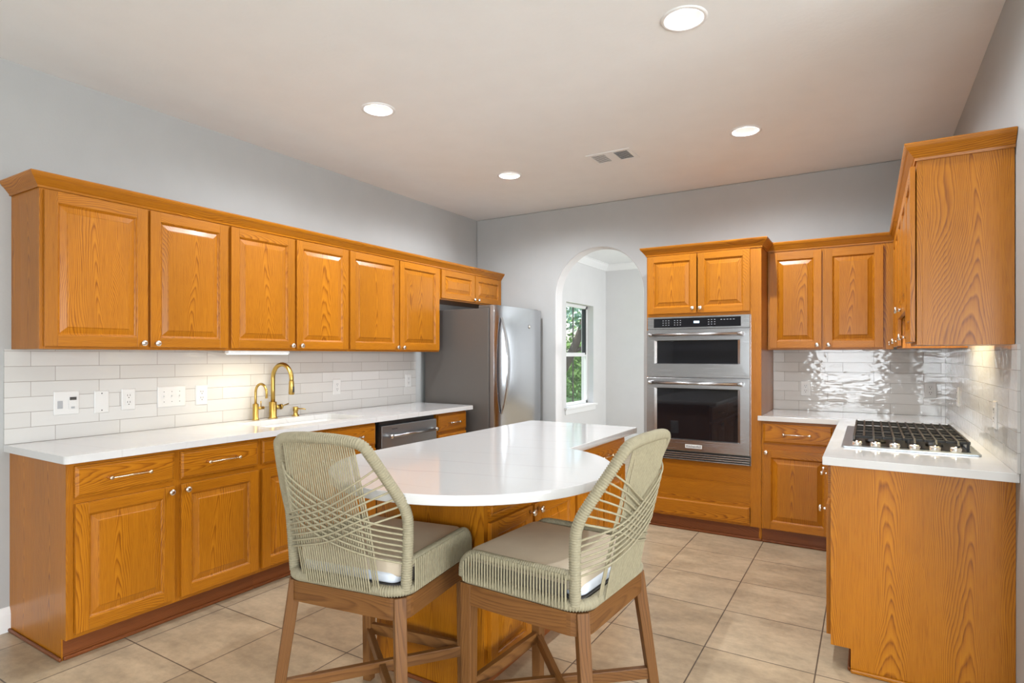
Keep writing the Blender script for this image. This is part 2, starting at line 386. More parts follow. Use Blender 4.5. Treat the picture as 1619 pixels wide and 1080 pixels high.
def catmull(P, n=8):
    P = [Vector(p) for p in P]; out = []
    for i in range(len(P) - 1):
        a = P[i - 1] if i else P[0] * 2 - P[1]; b, c = P[i], P[i + 1]; d = P[i + 2] if i + 2 < len(P) else P[-1] * 2 - P[-2]
        for k in range(n):
            t = k / n; out.append(.5 * ((2 * b) + (c - a) * t + (2 * a - 5 * b + 4 * c - d) * t * t + (3 * b - a - 3 * c + d) * t ** 3))
    out.append(P[-1]); return out
def resample(P, step, closed=False):
    P = [Vector(p) for p in P] + ([Vector(P[0])] if closed else [])
    L = sum((b - a).length for a, b in zip(P, P[1:])); n = max(3, int(L / step)); n += -n % 3; out = []; i = 0; acc = 0
    for k in range(n if closed else n + 1):
        t = L * k / n
        while i < len(P) - 2 and acc + (P[i + 1] - P[i]).length < t: acc += (P[i + 1] - P[i]).length; i += 1
        d = (P[i + 1] - P[i]).length; out.append(P[i].lerp(P[i + 1], min(1, (t - acc) / d if d else 0)))
    return out
def text_mesh(txt, size, mat, parent, loc, rot, name='lettering', extrude=.0004):
    cu = bpy.data.curves.new('t', 'FONT'); cu.body = txt; cu.size = size; cu.extrude = extrude; cu.align_x = 'CENTER'; cu.align_y = 'CENTER'
    t = bpy.data.objects.new('t', cu); COL.objects.link(t); dg = bpy.context.evaluated_depsgraph_get()
    me = bpy.data.meshes.new_from_object(t.evaluated_get(dg)); bpy.data.objects.remove(t); me.materials.clear(); me.materials.append(M[mat])
    o = bpy.data.objects.new(name, me); COL.objects.link(o); o.parent = parent; o.location = loc; o.rotation_euler = rot; return o

# ================================================================== the room
H = 2.795; YB = 5.171; XR = 4.073; YD = 8.80; TH = .15
b = MB(); b.box(-.3, 7.8, -3.8, 9.1, -.12, 0); structure(b.build('floor', 'floor'))
LIGHTS = [(1.137, 2.528), (2.92, 2.528), (1.134, 4.005), (2.92, 4.0)]
BACKLIGHTS = []
b = MB(); b.prism([(-.2, -3.7), (7.7, -3.7), (7.7, 2.75), (XR + .1, 2.75), (XR + .1, YB + .05), (-.2, YB + .05)], H, H + .12, [circ(x, y, .078, 32) for x, y in LIGHTS + BACKLIGHTS])
structure(b.build('ceiling', 'ceiling'))
b = MB(); b.box(-.2, XR + .2, YB + .05, YD + .2, H, H + .12); structure(b.build('ceiling', 'ceiling')).name = 'ceiling_dining'
# left wall with the dining window cut in
WY0, WY1, WZ0, WZ1 = 7.36, 8.30, .62, 2.10
b = MB(); b.box(-.2, 0, -3.7, YB + .02, 0, H); structure(b.build('wall_left', 'wall'))
b = MB(); b.box(-.2, 0, YB + .02, WY0, 0, H); b.box(-.2, 0, WY1, YD + .2, 0, H); b.box(-.2, 0, WY0, WY1, 0, WZ0); b.box(-.2, 0, WY0, WY1, WZ1, H)
structure(b.build('wall_dining_left', 'wall_pale'))
b = MB(); b.box(0, XR, YD, YD + .15, 0, H); structure(b.build('wall_dining_far', 'wall_pale'))
b = MB(); b.box(XR, XR + .15, YB + TH, YD + .15, 0, H); structure(b.build('wall_dining_right', 'wall_pale'))
b = MB(); b.box(XR, XR + .15, 2.6, YB + TH, 0, H); structure(b.build('wall_right', 'wall'))
# back wall with arched opening, rounded plaster edges
AX0, AX1, AT = .956, 1.846, 2.375
ar = (AX1 - AX0) / 2; acx = (AX0 + AX1) / 2; az = AT - ar
bm = MB()
def wall_profile():
    out = [(0, 0), (AX0, 0), (AX0, az)]
    out += [(acx - ar * math.cos(PI * i / 40), az + ar * math.sin(PI * i / 40)) for i in range(1, 40)]
    return out + [(AX1, az), (AX1, 0), (XR, 0), (XR, H), (0, H)]
prof = wall_profile(); B = bm.bm
A_ = [B.verts.new((x, YB, z)) for x, z in prof]; C_ = [B.verts.new((x, YB + TH, z)) for x, z in prof]
B.faces.new(A_); B.faces.new(list(reversed(C_)))
for i in range(len(prof)):
    j = (i + 1) % len(prof); B.faces.new([A_[i], C_[i], C_[j], A_[j]])
bmesh.ops.recalc_face_normals(B, faces=B.faces[:])
w = structure(bm.build('wall_back', ['wall', 'wall_pale'], bevel=.014, seg=4, angle=60))
for p in w.data.polygons:
    cxp = sum((w.data.vertices[v].co for v in p.vertices), Vector()) / len(p.vertices)
    if p.normal.y > .9 or (abs(p.normal.y) < .1 and AX0 - .01 < cxp.x < AX1 + .01 and cxp.z > .001 and cxp.z < H - .01): p.material_index = 1
# living area shell behind the camera
def wall_with_windows(name, fixed, axis, a0, a1, wins, z0=.55, z1=2.15, sign=1):
    b = MB(); t0, t1 = (fixed, fixed + .15 * sign)
    segs = []; c = a0
    for p, q in wins: segs.append((c, p, 0, H)); segs.append((p, q, 0, z0)); segs.append((p, q, z1, H)); c = q
    segs.append((c, a1, 0, H))
    for p, q, za, zb in segs:
        if axis == 'x': b.box(p, q, t0, t1, za, zb)
        else: b.box(t0, t1, p, q, za, zb)
    return structure(b.build(name, 'wall'))
wall_with_windows('wall_rear', -3.5, 'x', -.05, 7.5, WIN_REAR, sign=-1)
wall_with_windows('wall_living', 7.5, 'y', -3.5, 2.6, WIN_SIDE)
b = MB(); b.box(XR + .15, 7.5, 2.6, 2.75, 0, H); structure(b.build('wall_living_far', 'wall'))
wn = 2
def window(n, axis, fixed, a, c, z0, z1, depth_sign, sill=False):
    """double hung window filling an opening; pane plane at 'fixed'"""
    b = MB()
    def bx(p, q, d0, d1, za, zb):
        d0, d1 = fixed + d0 * depth_sign, fixed + d1 * depth_sign
        if axis == 'y': b.box(d0, d1, p, q, za, zb)
        else: b.box(p, q, d0, d1, za, zb)
    t = .045; zm = (z0 + z1) / 2
    bx(a, a + t, -.02, .02, z0, z1); bx(c - t, c, -.02, .02, z0, z1); bx(a, c, -.02, .02, z0, z0 + t); bx(a, c, -.02, .02, z1 - t, z1)
    bx(a + t, c - t, -.025, .015, zm - .028, zm + .028)
    fr = b.build('window_%d' % n, 'trim', bevel=.003); structure(fr)
    b = MB(); 
    d0, d1 = fixed - .003, fixed + .003
    for za, zb in ((z0 + t, zm - .028), (zm + .028, z1 - t)):
        if axis == 'y': b.box(d0, d1, a + t, c - t, za, zb)
        else: b.box(a + t, c - t, d0, d1, za, zb)
    b.build('pane', 'glass', fr)
    b = MB()
    for za, zb in ((z0 + t, zm - .028), (zm + .028, z1 - t)):
        m1 = (a + c) / 2; 
        if axis == 'y': b.box(fixed - .008, fixed + .008, m1 - .006, m1 + .006, za, zb)
        else: b.box(m1 - .006, m1 + .006, fixed - .008, fixed + .008, za, zb)
    b.build('muntin', 'fridge_side', fr)
    return fr
fr = window(1, 'y', -.12, WY0, WY1, WZ0, WZ1, 1)
b = MB(); b.box(-.10, .045, WY0 - .07, WY1 + .07, WZ0 - .03, WZ0 + .001); b.box(0, .02, WY0 - .05, WY1 + .05, WZ0 - .10, WZ0 - .03); b.build('window_sill', 'trim', fr, bevel=.004)
b = MB(); b.box(-.16, -.10, WY1 - .075, WY1 - .045, WZ0 + .74, WZ1 - .03); b.build('screen_track', 'blackp', fr)
for a, c in WIN_REAR: window(wn, 'x', -3.55, a, c, .55, 2.15, 1); wn += 1
for a, c in WIN_SIDE: window(wn, 'y', 7.55, a, c, .55, 2.15, 1); wn += 1
# dining room crown, baseboards
def crown_profile_run(b, pts, prof, closed=False):
    """sweep profile [(out, z)] along 2-D path pts, out = to the left of travel; mitred"""
    n = len(pts); rows = []
    for i, p in enumerate(pts):
        p = Vector(p); d = []
        if i > 0: d.append((p - Vector(pts[i - 1])).normalized())
        if i < n - 1: d.append((Vector(pts[i + 1]) - p).normalized())
        nn = [Vector((-q.y, q.x)) for q in d]
        if len(nn) == 2: m = (nn[0] + nn[1]); m = m / m.dot(nn[0])
        else: m = nn[0]
        rows.append([b.bm.verts.new((p.x + m.x * o, p.y + m.y * o, z)) for o, z in prof])
    L = 0; k = len(prof)
    for i in range(n - 1):
        l1 = L + (Vector(pts[i + 1]) - Vector(pts[i])).length; vo = random.uniform(0, 9); acc = .07
        for j in range(k):
            jj = (j + 1) % k; w_ = math.dist(prof[j], prof[jj]); f = b.bm.faces.new([rows[i][j], rows[i + 1][j], rows[i + 1][jj], rows[i][jj]])
            for lp, q in zip(f.loops, [(acc, L), (acc, l1), (acc + w_, l1), (acc + w_, L)]): lp[b.uv].uv = (q[0], q[1] + vo)
            acc += w_
        L = l1
    b.bm.faces.new(list(reversed(rows[0]))); b.bm.faces.new(rows[-1])
    bmesh.ops.recalc_face_normals(b.bm, faces=b.bm.faces[:])
CR = [(0, H - .10), (.012, H - .10), (.018, H - .085), (.06, H - .03), (.068, H - .012), (.08, H - .008), (.08, H), (0, H)]
b = MB(); crown_profile_run(b, [(XR, YB + TH), (XR, YD), (0, YD), (0, YB + TH)], CR); structure(b.build('trim_1', 'trim'))
BB = [(0, 0), (.014, 0), (.014, .085), (.010, .10), (.004, .115), (0, .12)]
b = MB(); crown_profile_run(b, [(XR, YB + TH), (XR, YD), (0, YD), (0, YB + TH)], BB); structure(b.build('baseboard_dining', 'trim'))
b = MB(); crown_profile_run(b, [(0, 1.17), (0, -3.5), (7.5, -3.5), (7.5, 2.6)], BB); structure(b.build('baseboard_left', 'trim'))
b = MB(); crown_profile_run(b, [(7.5, 2.6), (XR, 2.6), (XR, 2.84)], [(o, z) for o, z in BB]); structure(b.build('baseboard_right', 'trim'))
b = MB(); crown_profile_run(b, [(AX0 - .005, YB), (.9, YB)], BB); structure(b.build('baseboard_back', 'trim'))

# ================================================================== hardware
def knob(parent, x, y, z, mat='chrome'):
    """small round knob standing out toward -Y of the local frame"""
    b = MB(); b.lathe([(0, 0), (.007, 0), (.006, .008), (.0055, .014), (.010, .018), (.0145, .021), (.0155, .025), (.014, .029), (.008, .0315), (0, .032)], (x, y, z), '-y', 20)
    return b.build('knob', mat, parent)
def pull(parent, x, y, z, L=.15, mat='chrome'):
    b = MB()
    for s in (-1, 1):
        b.lathe([(0, 0), (.0075, 0), (.0065, .004), (.005, .010), (.005, .022), (.0085, .024), (.009, .030), (.0085, .036), (0, .037)], (x + s * L / 2, y, z), '-y', 14)
    b.tube([(x - L / 2, y - .03, z), (x + L / 2, y - .03, z)], .0042, 10)
    return b.build('handle', mat, parent)
def door(parent, x0, x1, z0, z1, y, kx=None, kz=None, name='door', st=.052):
    """raised panel door, back face at y, front toward -Y"""
    b = MB(); T = .019; f = y - T
    b.box(x0, x0 + st, f, y, z0, z1, 'z', True); b.box(x1 - st, x1, f, y, z0, z1, 'z', True)
    b.box(x0 + st, x1 - st, f, y, z0, z0 + st, 'x', True); b.box(x0 + st, x1 - st, f, y, z1 - st, z1, 'x', True)
    b.rings(x0 + st - .001, x1 - st + .001, z0 + st - .001, z1 - st + .001,
            [(0, f + .001), (.003, f + .002), (.006, f + .007), (.009, f + .009), (.012, f + .012), (.013, f + .012), (.040, f + .0045), (.041, f + .002), (.046, f + .0015)], 'z')
    d = b.build(name, 'oak', parent, bevel=.003, angle=50)
    if kx is not None: knob(d, kx, f, kz)
    return d
def drawer(parent, x0, x1, z0, z1, y, L=.15, name='drawer', pm='chrome', handle=True):
    b = MB(); T = .019; f = y - T
    b.rings(x0, x1, z0, z1, [(0, y), (0, f + .006), (.006, f + .0045), (.010, f + .001), (.013, f), (.016, f)], 'x', back=True)
    d = b.build(name, 'oak', parent)
    if handle: pull(d, (x0 + x1) / 2, f, (z0 + z1) / 2, L, pm)
    return d
def face_frame(parent, x0, x1, z0, z1, y, stiles, rails, depth=.019):
    """stiles: [(xa, xb)] full height; rails: [(za, zb)] or [(za, zb, xa, xb)]"""
    b = MB()
    for a, c in stiles: b.box(a, c, y, y + depth, z0, z1, 'z', True)
    for r in rails:
        xs = sorted(stiles); gaps = [(xs[i][1], xs[i + 1][0]) for i in range(len(xs) - 1)]
        for a, c in gaps:
            if len(r) > 2 and not (a >= r[2] - .01 and c <= r[3] + .01): continue
            b.box(a, c, y, y + depth, r[0], r[1], 'x', True)
    return b.build('face_frame', 'oak', parent, bevel=.001)
def carcass(parent, x0, x1, y0, y1, z0, z1, mat='oak', top=True):
    """open fronted box behind the face frame: sides, top, bottom, back; y0 = front"""
    b = MB(); t = .016
    b.box(x0, x0 + t, y0, y1, z0, z1, 'z'); b.box(x1 - t, x1, y0, y1, z0, z1, 'z')
    b.box(x0 + t, x1 - t, y0, y1, z0, z0 + t, 'x'); b.box(x0 + t, x1 - t, y0, y1 if top else y0 + .05, z1 - t, z1, 'x'); b.box(x0 + t, x1 - t, y1 - .008, y1, z0 + t, z1 - t, 'z')
    return b.build('cabinet_body', mat, parent)

RZ_L = PI / 2; RZ_R = -PI / 2
# ---------------- left wall: uppers (local x = world y - y0, local -y = world +x)
UB, UT = 1.380, 2.150; G_UP = 'oak wall cabinets along the sink wall'
def upper(name, label, loc, rz, w, doors, z0, z1, depth=.315, kz=None, group=None, kside=None):
    t = thing(name, label, 'wall cabinet', loc, rz, group)
    carcass(t, 0, w, -depth + .019, -.002, z0, z1)
    n = len(doors); st = [(0, .022)]
    for i in range(n - 1): st.append(((doors[i][1] + doors[i + 1][0]) / 2 - .019, (doors[i][1] + doors[i + 1][0]) / 2 + .019))
    st.append((w - .022 if w - doors[-1][1] < .05 else doors[-1][1] - .01, w))
    face_frame(t, 0, w, z0, z1, -depth, st, [(z0, z0 + .030), (z1 - .045, z1)])
    for i, (a, c) in enumerate(doors):
        left_hinge = (i % 2 == 0)
        kx = (c - .028) if left_hinge else (a + .028)
        door(t, a, c, z0 + .013, z1 - .028, -depth - .0005, kx, z0 + .035)
    return t
upper('wall_cabinet', 'oak wall cabinet at the left end of the sink wall with bare side panel', (0, 1.176, 0), RZ_L, .936, [(.014, .470), (.484, .926)], UB, UT, group=None)
upper('wall_cabinet', 'two-door oak wall cabinet right above the brass kitchen faucet', (0, 2.112, 0), RZ_L, .944, [(.010, .464), (.482, .936)], UB, UT)
upper('wall_cabinet', 'two-door oak wall cabinet above the dishwasher, between the sink cabinet and the refrigerator', (0, 3.056, 0), RZ_L, 1.074, [(.010, .533), (.548, 1.060)], UB, UT)
upper('over_fridge_cabinet', 'short oak wall cabinet with two small doors above the refrigerator', (0, 4.130, 0), RZ_L, 1.035, [(.020, .535), (.547, 1.010)], 1.852, UT)
# crown molding
CM = [(0, 0), (.006, 0), (.008, .010), (.012, .014), (.016, .020), (.030, .038), (.036, .044), (.040, .050), (.044, .060), (.044, .066), (0, .066)]
def crown(name, label, pts, z):
    b = MB(); crown_profile_run(b, pts, [(o, z + h) for o, h in CM]); return tag(b.build(name, 'oak'), label, 'crown molding')
UTC = UT - .022
crown('crown_molding', 'long oak crown molding along the top of the sink wall cabinets', [(.316, YB - .003), (.316, 1.174), (.001, 1.174)], UTC + .002)

# ---------------- left wall: base cabinets
G_B = 'oak base cabinets'
def base(name, label, loc, rz, w, doors, drawers, z_split=(.705, .695), depth=.585, group=None, left_end=False, right_end=False, pm='chrome', kick=True, kicky=.045, cat='base cabinet', L=.15, stiles=None):
    t = thing(name, label, cat, loc, rz, group); TOP = .878
    carcass(t, 0, w, -depth + .019, -.002, .10, TOP, top=False)
    if stiles is None:
        stiles = [(0, .024)]; ref = doors if doors else drawers
        for i in range(len(ref) - 1):
            m = (ref[i][1] + ref[i + 1][0]) / 2; stiles.append((m - .02, m + .02))
        stiles.append((w - .024, w))
    rails = [(.10, .135), (.845, TOP)]
    rails.append((.66, .722))
    face_frame(t, 0, w, .10, TOP, -depth, stiles, rails)
    for i, (a, c) in enumerate(doors):
        lh = (i % 2 == 0); kx = (c - .024) if lh else (a + .024)
        door(t, a, c, .122, .694, -depth - .0005, kx, .668)
    for a, c in drawers: drawer(t, a, c, .722, .860, -depth - .0005, L, pm=pm)
    if kick:
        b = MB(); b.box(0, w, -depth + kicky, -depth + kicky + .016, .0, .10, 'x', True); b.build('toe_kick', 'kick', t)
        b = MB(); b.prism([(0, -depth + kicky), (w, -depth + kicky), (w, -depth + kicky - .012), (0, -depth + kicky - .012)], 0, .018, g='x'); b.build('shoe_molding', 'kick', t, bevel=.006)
    if left_end:
        b = MB(); D = depth; K = kicky
        poly = [(-D, .10), (-D, TOP), (0, TOP), (0, 0), (-D + K, 0), (-D + K, .10)]
        vs0 = [b.bm.verts.new((-.006, y, z)) for y, z in poly]; vs1 = [b.bm.verts.new((0.0, y, z)) for y, z in poly]
        b.bm.faces.new(vs0); b.bm.faces.new(list(reversed(vs1)))
        for i in range(6): j = (i + 1) % 6; b.bm.faces.new([vs0[i], vs1[i], vs1[j], vs0[j]])
        bmesh.ops.recalc_face_normals(b.bm, faces=b.bm.faces[:]); b.faces(b.bm.faces[:], 'z'); b.build('end_panel', 'oak', t)
        b = MB(); b.box(-.018, -.006, -D + K - .012, -.002, 0, .018, 'y', True); b.build('shoe_molding', 'kick', t, bevel=.006)
    return t
base('base_cabinet', 'oak base cabinet with two drawers over two doors at the sink counter left end', (0, 1.176, 0), RZ_L, .936, [(.024, .455), (.488, .928)], [(.024, .455), (.488, .928)], left_end=True, pm='brasspull', depth=.600, L=.17)
base('sink_cabinet', 'oak sink base cabinet with false drawer fronts, between end cabinet and dishwasher', (0, 2.112, 0), RZ_L, .935, [(.018, .460), (.484, .925)], [(.018, .460), (.484, .925)], depth=.600, cat='base cabinet', L=.14)
t = base('drawer_cabinet', 'narrow oak drawer base cabinet between dishwasher and refrigerator', (0, 3.735, 0), RZ_L, .405, [], [(.014, .395)], depth=.600, L=.12)
for za, zb in ((.12, .40), (.42, .70)): drawer(t, .014, .395, za, zb, -.6005, .12)

# dishwasher
t = thing('dishwasher', 'dark stainless dishwasher with a towel bar handle under the sink wall counter', 'dishwasher', (0, 3.055, 0), RZ_L)
b = MB(); b.box(.03, .655, -.575, -.02, .02, .868); b.build('cabinet_body', 'blackp', t)
b = MB(); b.box(.032, .652, -.628, -.577, .11, .842); b.build('door', 'steeld', t, bevel=.004)
b = MB(); b.box(0.035, .650, -.60, -.577, .845, .870); b.build('control_strip', 'blackp', t)
b = MB(); b.box(.032, .652, -.56, -.55, .01, .10); b.build('toe_panel', 'blackp', t)
b = MB(); b.tube([(.075, -.665, .765), (.625, -.665, .765)], .011, 14); h = b.build('handle', 'steel', t)
for x in (.095, .605):
    b = MB(); b.lathe([(.012, 0), (.012, .026), (.016, .027), (.016, .048), (0, .048)], (x, -.628, .765), '-y', 14); b.build('handle_mount', 'chrome', h)
text_mesh('KitchenAid', .013, 'darkprint', t, (.165, -.6285, .812), (PI / 2, 0, 0))

# countertop with sink cutout
SX0, SX1, SY0, SY1 = .145, .525, 2.26, 3.03
t = thing('countertop', 'long white quartz countertop with veins along the sink wall', 'countertop', (0, 0, 0))
b = MB(); b.prism(rrect(0.001, .655, 1.146, 4.185, (0, .02, .012, 0)), .880, .914, [rrect(SX0, SX1, SY0, SY1, .03)], smooth=False)
b.build('slab', 'quartz', t, bevel=.002)
t = thing('sink', 'white undermount kitchen sink set into the sink wall counter', 'sink', (0, 0, 0))
b = MB(); o = rrect(SX0 - .012, SX1 + .012, SY0 - .012, SY1 + .012, .04); i_ = rrect(SX0 + .001, SX1 - .001, SY0 + .001, SY1 - .001, .03)
b.prism(o, .70, .879, [i_]); b.prism(o, .69, .70); b.build('basin', 'sinkw', t)
b = MB(); b.lathe([(0, 0), (.04, 0), (.045, .003), (.04, .004), (0, .002)], ((SX0 + SX1) / 2, (SY0 + SY1) / 2, .7005), 'z', 24); b.build('drain', 'chrome', t)

# faucets (brass)
def arc_pts(x, z0, zc, R, drop, n=22):
    P = [(x, 0, z0), (x, 0, (z0 + zc) / 2), (x, 0, zc)]
    for k in range(1, n + 1):
        a = PI * k / n; P.append((x + R - R * math.cos(a), 0, zc + R * math.sin(a)))
    P.append((x + 2 * R, 0, zc - drop)); return P
FX = .072
t = thing('kitchen_faucet', 'tall brass gooseneck pull-down kitchen faucet behind the sink', 'faucet', (FX, 2.602, .9145))
b = MB(); b.lathe([(0, 0), (.030, 0), (.030, .006), (.0255, .009), (.0255, .110), (.023, .114), (0, .114)], (0, 0, 0), 'z', 28); b.build('base', 'brass', t)
b = MB(); b.tube(arc_pts(0, .112, .275, .098, .02), .0145, 16); b.build('spout', 'brass', t)
b = MB(); b.lathe([(.0155, 0), (.017, -.006), (.0195, -.085), (.016, -.092), (0, -.092)], (.196, 0, .262), 'z', 20); sp_ = b.build('spray_head', 'brass', t)
b = MB(); b.box(.208, .219, -.006, .006, .185, .225); b.build('spray_button', 'blackp', sp_, bevel=.003)
b = MB(); b.tube([(0, .02, .075), (0, .058, .075)], .016, 16); b.tube([(0, .058, .075), (0, .070, .075)], .019, 16); b.tube([(0, .066, .077), (.004, .125, .092)], .0045, 8); b.build('handle', 'brass', t)
t = thing('filter_faucet', 'small brass gooseneck filtered water faucet left of the kitchen faucet', 'faucet', (FX, 2.468, .9145))
b = MB(); b.lathe([(0, 0), (.024, 0), (.024, .005), (.0185, .008), (.0185, .106), (.016, .109), (0, .109)], (0, 0, 0), 'z', 24); b.build('base', 'brass', t)
b = MB(); b.tube(arc_pts(0, .108, .185, .058, .035), .0085, 14); b.build('spout', 'brass', t)
b = MB(); b.tube([(0, .016, .078), (0, .062, .078)], .010, 14); b.tube([(0, .040, .082), (0, .040, .125)], .0035, 8); b.build('handle', 'brass', t)
t = thing('soap_dispenser', 'short brass soap dispenser pump right of the kitchen faucet', 'soap dispenser', (FX, 2.79, .9145))
b = MB(); b.lathe([(0, 0), (.026, 0), (.026, .004), (.017, .008), (.015, .030), (.019, .034), (.019, .062), (.015, .066), (0, .066)], (0, 0, 0), 'z', 22); b.build('base', 'brass', t)
b = MB(); b.tube([(0, 0, .052), (.05, .035, .050), (.058, .041, .044)], .0045, 8); b.build('nozzle', 'brass', t)

# backsplashes
TT = .01
b = MB(); b.box(0.0005, TT, 1.146, 4.172, .9145, UB - .001); tag(b.build('backsplash', 'tileY'), 'glossy white subway tile backsplash behind the sink, left wall', 'backsplash')
b = MB(); b.box(2.937, XR - TT - .0005, YB - TT, YB - .0005, .9145, 1.392); tag(b.build('backsplash', 'tileX'), 'glossy subway tile backsplash on the back wall right of the ovens', 'backsplash')
b = MB(); b.box(XR - TT, XR - .0005, 2.80, YB - TT, .9145, 1.392); b.box(XR - TT, XR - .0005, 3.27, 4.05, 1.392, 1.545)
tag(b.build('backsplash', 'tileR'), 'glossy subway tile backsplash on the right wall beside the cooktop', 'backsplash')

# outlets and switches (built facing -Y, then turned)
def plate(name, label, loc, rz, w=.072, h=.120, kind='duplex', cat='outlet', group=None, mat='plate'):
    t = thing(name, label, cat, loc, rz, group)
    b = MB(); b.rings(-w / 2, w / 2, -h / 2, h / 2, [(0, 0), (0, -.003), (.004, -.006)], 'z'); b.build('cover_plate', mat, t)
    if kind == 'duplex':
        b = MB(); b.box(-.017, .017, -.0075, -.005, -.035, .035); b.build('receptacle', mat, t, bevel=.002)
        b = MB()
        for s in (-1, 1):
            for dx in (-.007, .006): b.box(dx - .001, dx + .0015, -.0082, -.007, s * .019 - .001, s * .019 + .009)
            b.lathe([(0, 0), (.0028, 0), (.0028, .001), (0, .001)], (0, -.0072, s * .019 - .009), '-y', 10)
        b.build('slots', 'slot', t)
    elif kind == 'blank':
        for s in (-1, 1):
            b = MB(); b.lathe([(0, 0), (.0035, 0), (.003, .0012), (0, .0015)], (0, -.006, s * .046), '-y', 10)
            b.build('screw', 'slot', t)
    elif kind == 'triple':
        for dx in (-.046, 0, .046):
            b = MB(); b.box(dx - .005, dx + .005, -.007, -.005, -.012, .012); b.box(dx - .004, dx + .004, -.016, -.006, -.001, .009); b.build('toggle', mat, t, bevel=.001)
        for dx in (-.046, 0, .046):
            for s in (-1, 1):
                b = MB(); b.lathe([(0, 0), (.0025, 0), (0, .001)], (dx, -.006, s * .03), '-y', 8); b.build('screw', 'slot', t)
    elif kind == 'motion':
        b = MB(); b.box(-.042, -.018, -.008, -.005, -.028, .012); b.build('toggle', 'legend', t, bevel=.002)
        b = MB(); b.box(.008, .046, -.010, -.005, -.034, .034); b.build('dimmer', mat, t, bevel=.002)
        b = MB(); b.box(.012, .042, -.0112, -.0098, .014, .030); b.build('sensor_window', 'slot', t)
        b = MB(); b.box(.018, .034, -.0112, -.0098, -.030, -.020); b.build('rocker', 'legend', t)
    return t
Lx = TT + .0005; rl = PI / 2
plate('switch_plate', 'double switch plate with dark sensor window, leftmost on the sink backsplash', (Lx, 1.403, 1.101), rl, .114, .124, 'motion', 'switch plate')
plate('blank_plate', 'blank white cover plate with two dark screws on the sink backsplash', (Lx, 1.567, 1.096), rl, .072, .122, 'blank', 'cover plate')
plate('outlet', 'white outlet between the blank plate and the triple switch on the sink backsplash', (Lx, 1.703, 1.101), rl)
plate('switch_plate', 'wide triple toggle switch plate on the sink backsplash', (Lx, 1.944, 1.102), rl, .166, .124, 'triple', 'switch plate')
plate('outlet', 'white outlet just right of the triple switch, left of the small brass faucet', (Lx, 2.129, 1.100), rl, .076, .124)
plate('outlet', 'white outlet on the sink backsplash right of the soap dispenser', (Lx, 3.226, 1.100), rl, .076, .122)
plate('outlet', 'white outlet at the far end of the sink backsplash next to the refrigerator', (Lx, 4.066, 1.118), rl, .076, .116)
plate('outlet', 'outlet on the back wall tile nearest the double oven cabinet', (3.173, YB - TT - .0005, 1.088), 0, .072, .118)
plate('outlet', 'outlet on the back wall tile near the corner behind the cooktop', (3.977, YB - TT - .0005, 1.098), 0, .074, .110)
plate('outlet', 'outlet on the right wall tile at the far end near the corner', (XR - TT - .0005, 4.44, 1.10), -PI / 2, .072, .118)
plate('outlet', 'outlet on the right wall tile beside the cooktop, nearest the open end', (XR - TT - .0005, 3.22, 1.095), -PI / 2, .074, .118)

# under cabinet light
t = thing('cabinet_light', 'slim glowing light bar under the wall cabinet over the sink', 'light', (0, 0, 0))
b = MB(); b.box(.262, .302, 2.125, 2.56, UB - .020, UB - .001); b.build('housing', 'trim', t, bevel=.003)
b = MB(); b.box(.266, .298, 2.135, 2.55, UB - .0235, UB - .0205); b.build('diffuser', 'bar_light', t)
lamp('cabinet_light_lamp', 'AREA', (.275, 2.34, UB - .03), (0, 0, 0), 1.6, (1, .87, .62), shape='RECTANGLE', size=.03, size_y=.42)

# ---------------- refrigerator
t = thing('refrigerator', 'stainless refrigerator with dark grey sides and a bowed handle in the far left corner', 'refrigerator', (0, 0, 0))
FY0, FY1 = 4.245, 5.10
b = MB(); b.box(.06, .772, FY0, FY1, .02, 1.762); b.build('case', 'fridge_side', t, bevel=.004)
def fdoor(z0, z1, name):
    b = MB(); P = [(.785, FY0 + .002), (.785, FY1 - .002)]
    n = 18; arc = []
    for k in range(n + 1):
        s = k / n; y = FY1 - .002 - (FY1 - FY0 - .004) * s
        arc.append((.838 + .030 * (1 - (2 * s - 1) ** 2) - .012 * (abs(2 * s - 1) ** 14), y))
    b.prism([P[0]] + list(reversed(arc)) + [P[1]], z0, z1, smooth=True)
    o = b.build(name, ['steelv', 'door_edge'], t, bevel=.003, angle=60)
    for p in o.data.polygons:
        if abs(p.normal.y) > .8 or p.normal.x < -.5: p.material_index = 1
    return o
d1 = fdoor(.70, 1.788, 'door'); fdoor(.06, .69, 'freezer_drawer')
b = MB(); b.box(.770, .786, FY0 + .012, FY1 - .012, .06, 1.775); b.build('gasket', 'fridge_side', t)
for ya, yb, zz in ((FY0 + .01, FY0 + .07, 1.79), (FY1 - .07, FY1 - .01, 1.80)):
    b = MB(); b.box(.660, .80, ya, yb, 1.7625, zz); b.build('hinge_cover', 'fridge_side', t, bevel=.004)
HP = []
for k in range(29):
    s = k / 28; z = .835 + .85 * s; HP.append((.852 + .072 * math.sin(PI * s) ** .8, FY0 + .085, z))
b = MB()
rows = []
for k, (x, y, z) in enumerate(HP):
    s = k / 28; wd = .012 + .016 * math.sin(PI * s); th = .014
    rows.append([b.bm.verts.new(p) for p in [(x - th / 2, y - wd, z), (x + th / 2, y - wd * .8, z), (x + th / 2, y + wd * .8, z), (x - th / 2, y + wd, z)]])
for A, C in zip(rows, rows[1:]):
    for k in range(4): f = b.bm.faces.new([A[k], A[(k + 1) % 4], C[(k + 1) % 4], C[k]])
b.bm.faces.new(rows[0]); b.bm.faces.new(rows[-1]); bmesh.ops.recalc_face_normals(b.bm, faces=b.bm.faces[:])
b.build('handle', 'steelv', d1, bevel=.004)
b = MB(); b.tube([(.868, FY0 + .05, .40), (.925, FY0 + .08, .60), (.925, FY1 - .08, .60), (.868, FY1 - .05, .60)], .011, 10); b.build('handle', 'steelv', t)
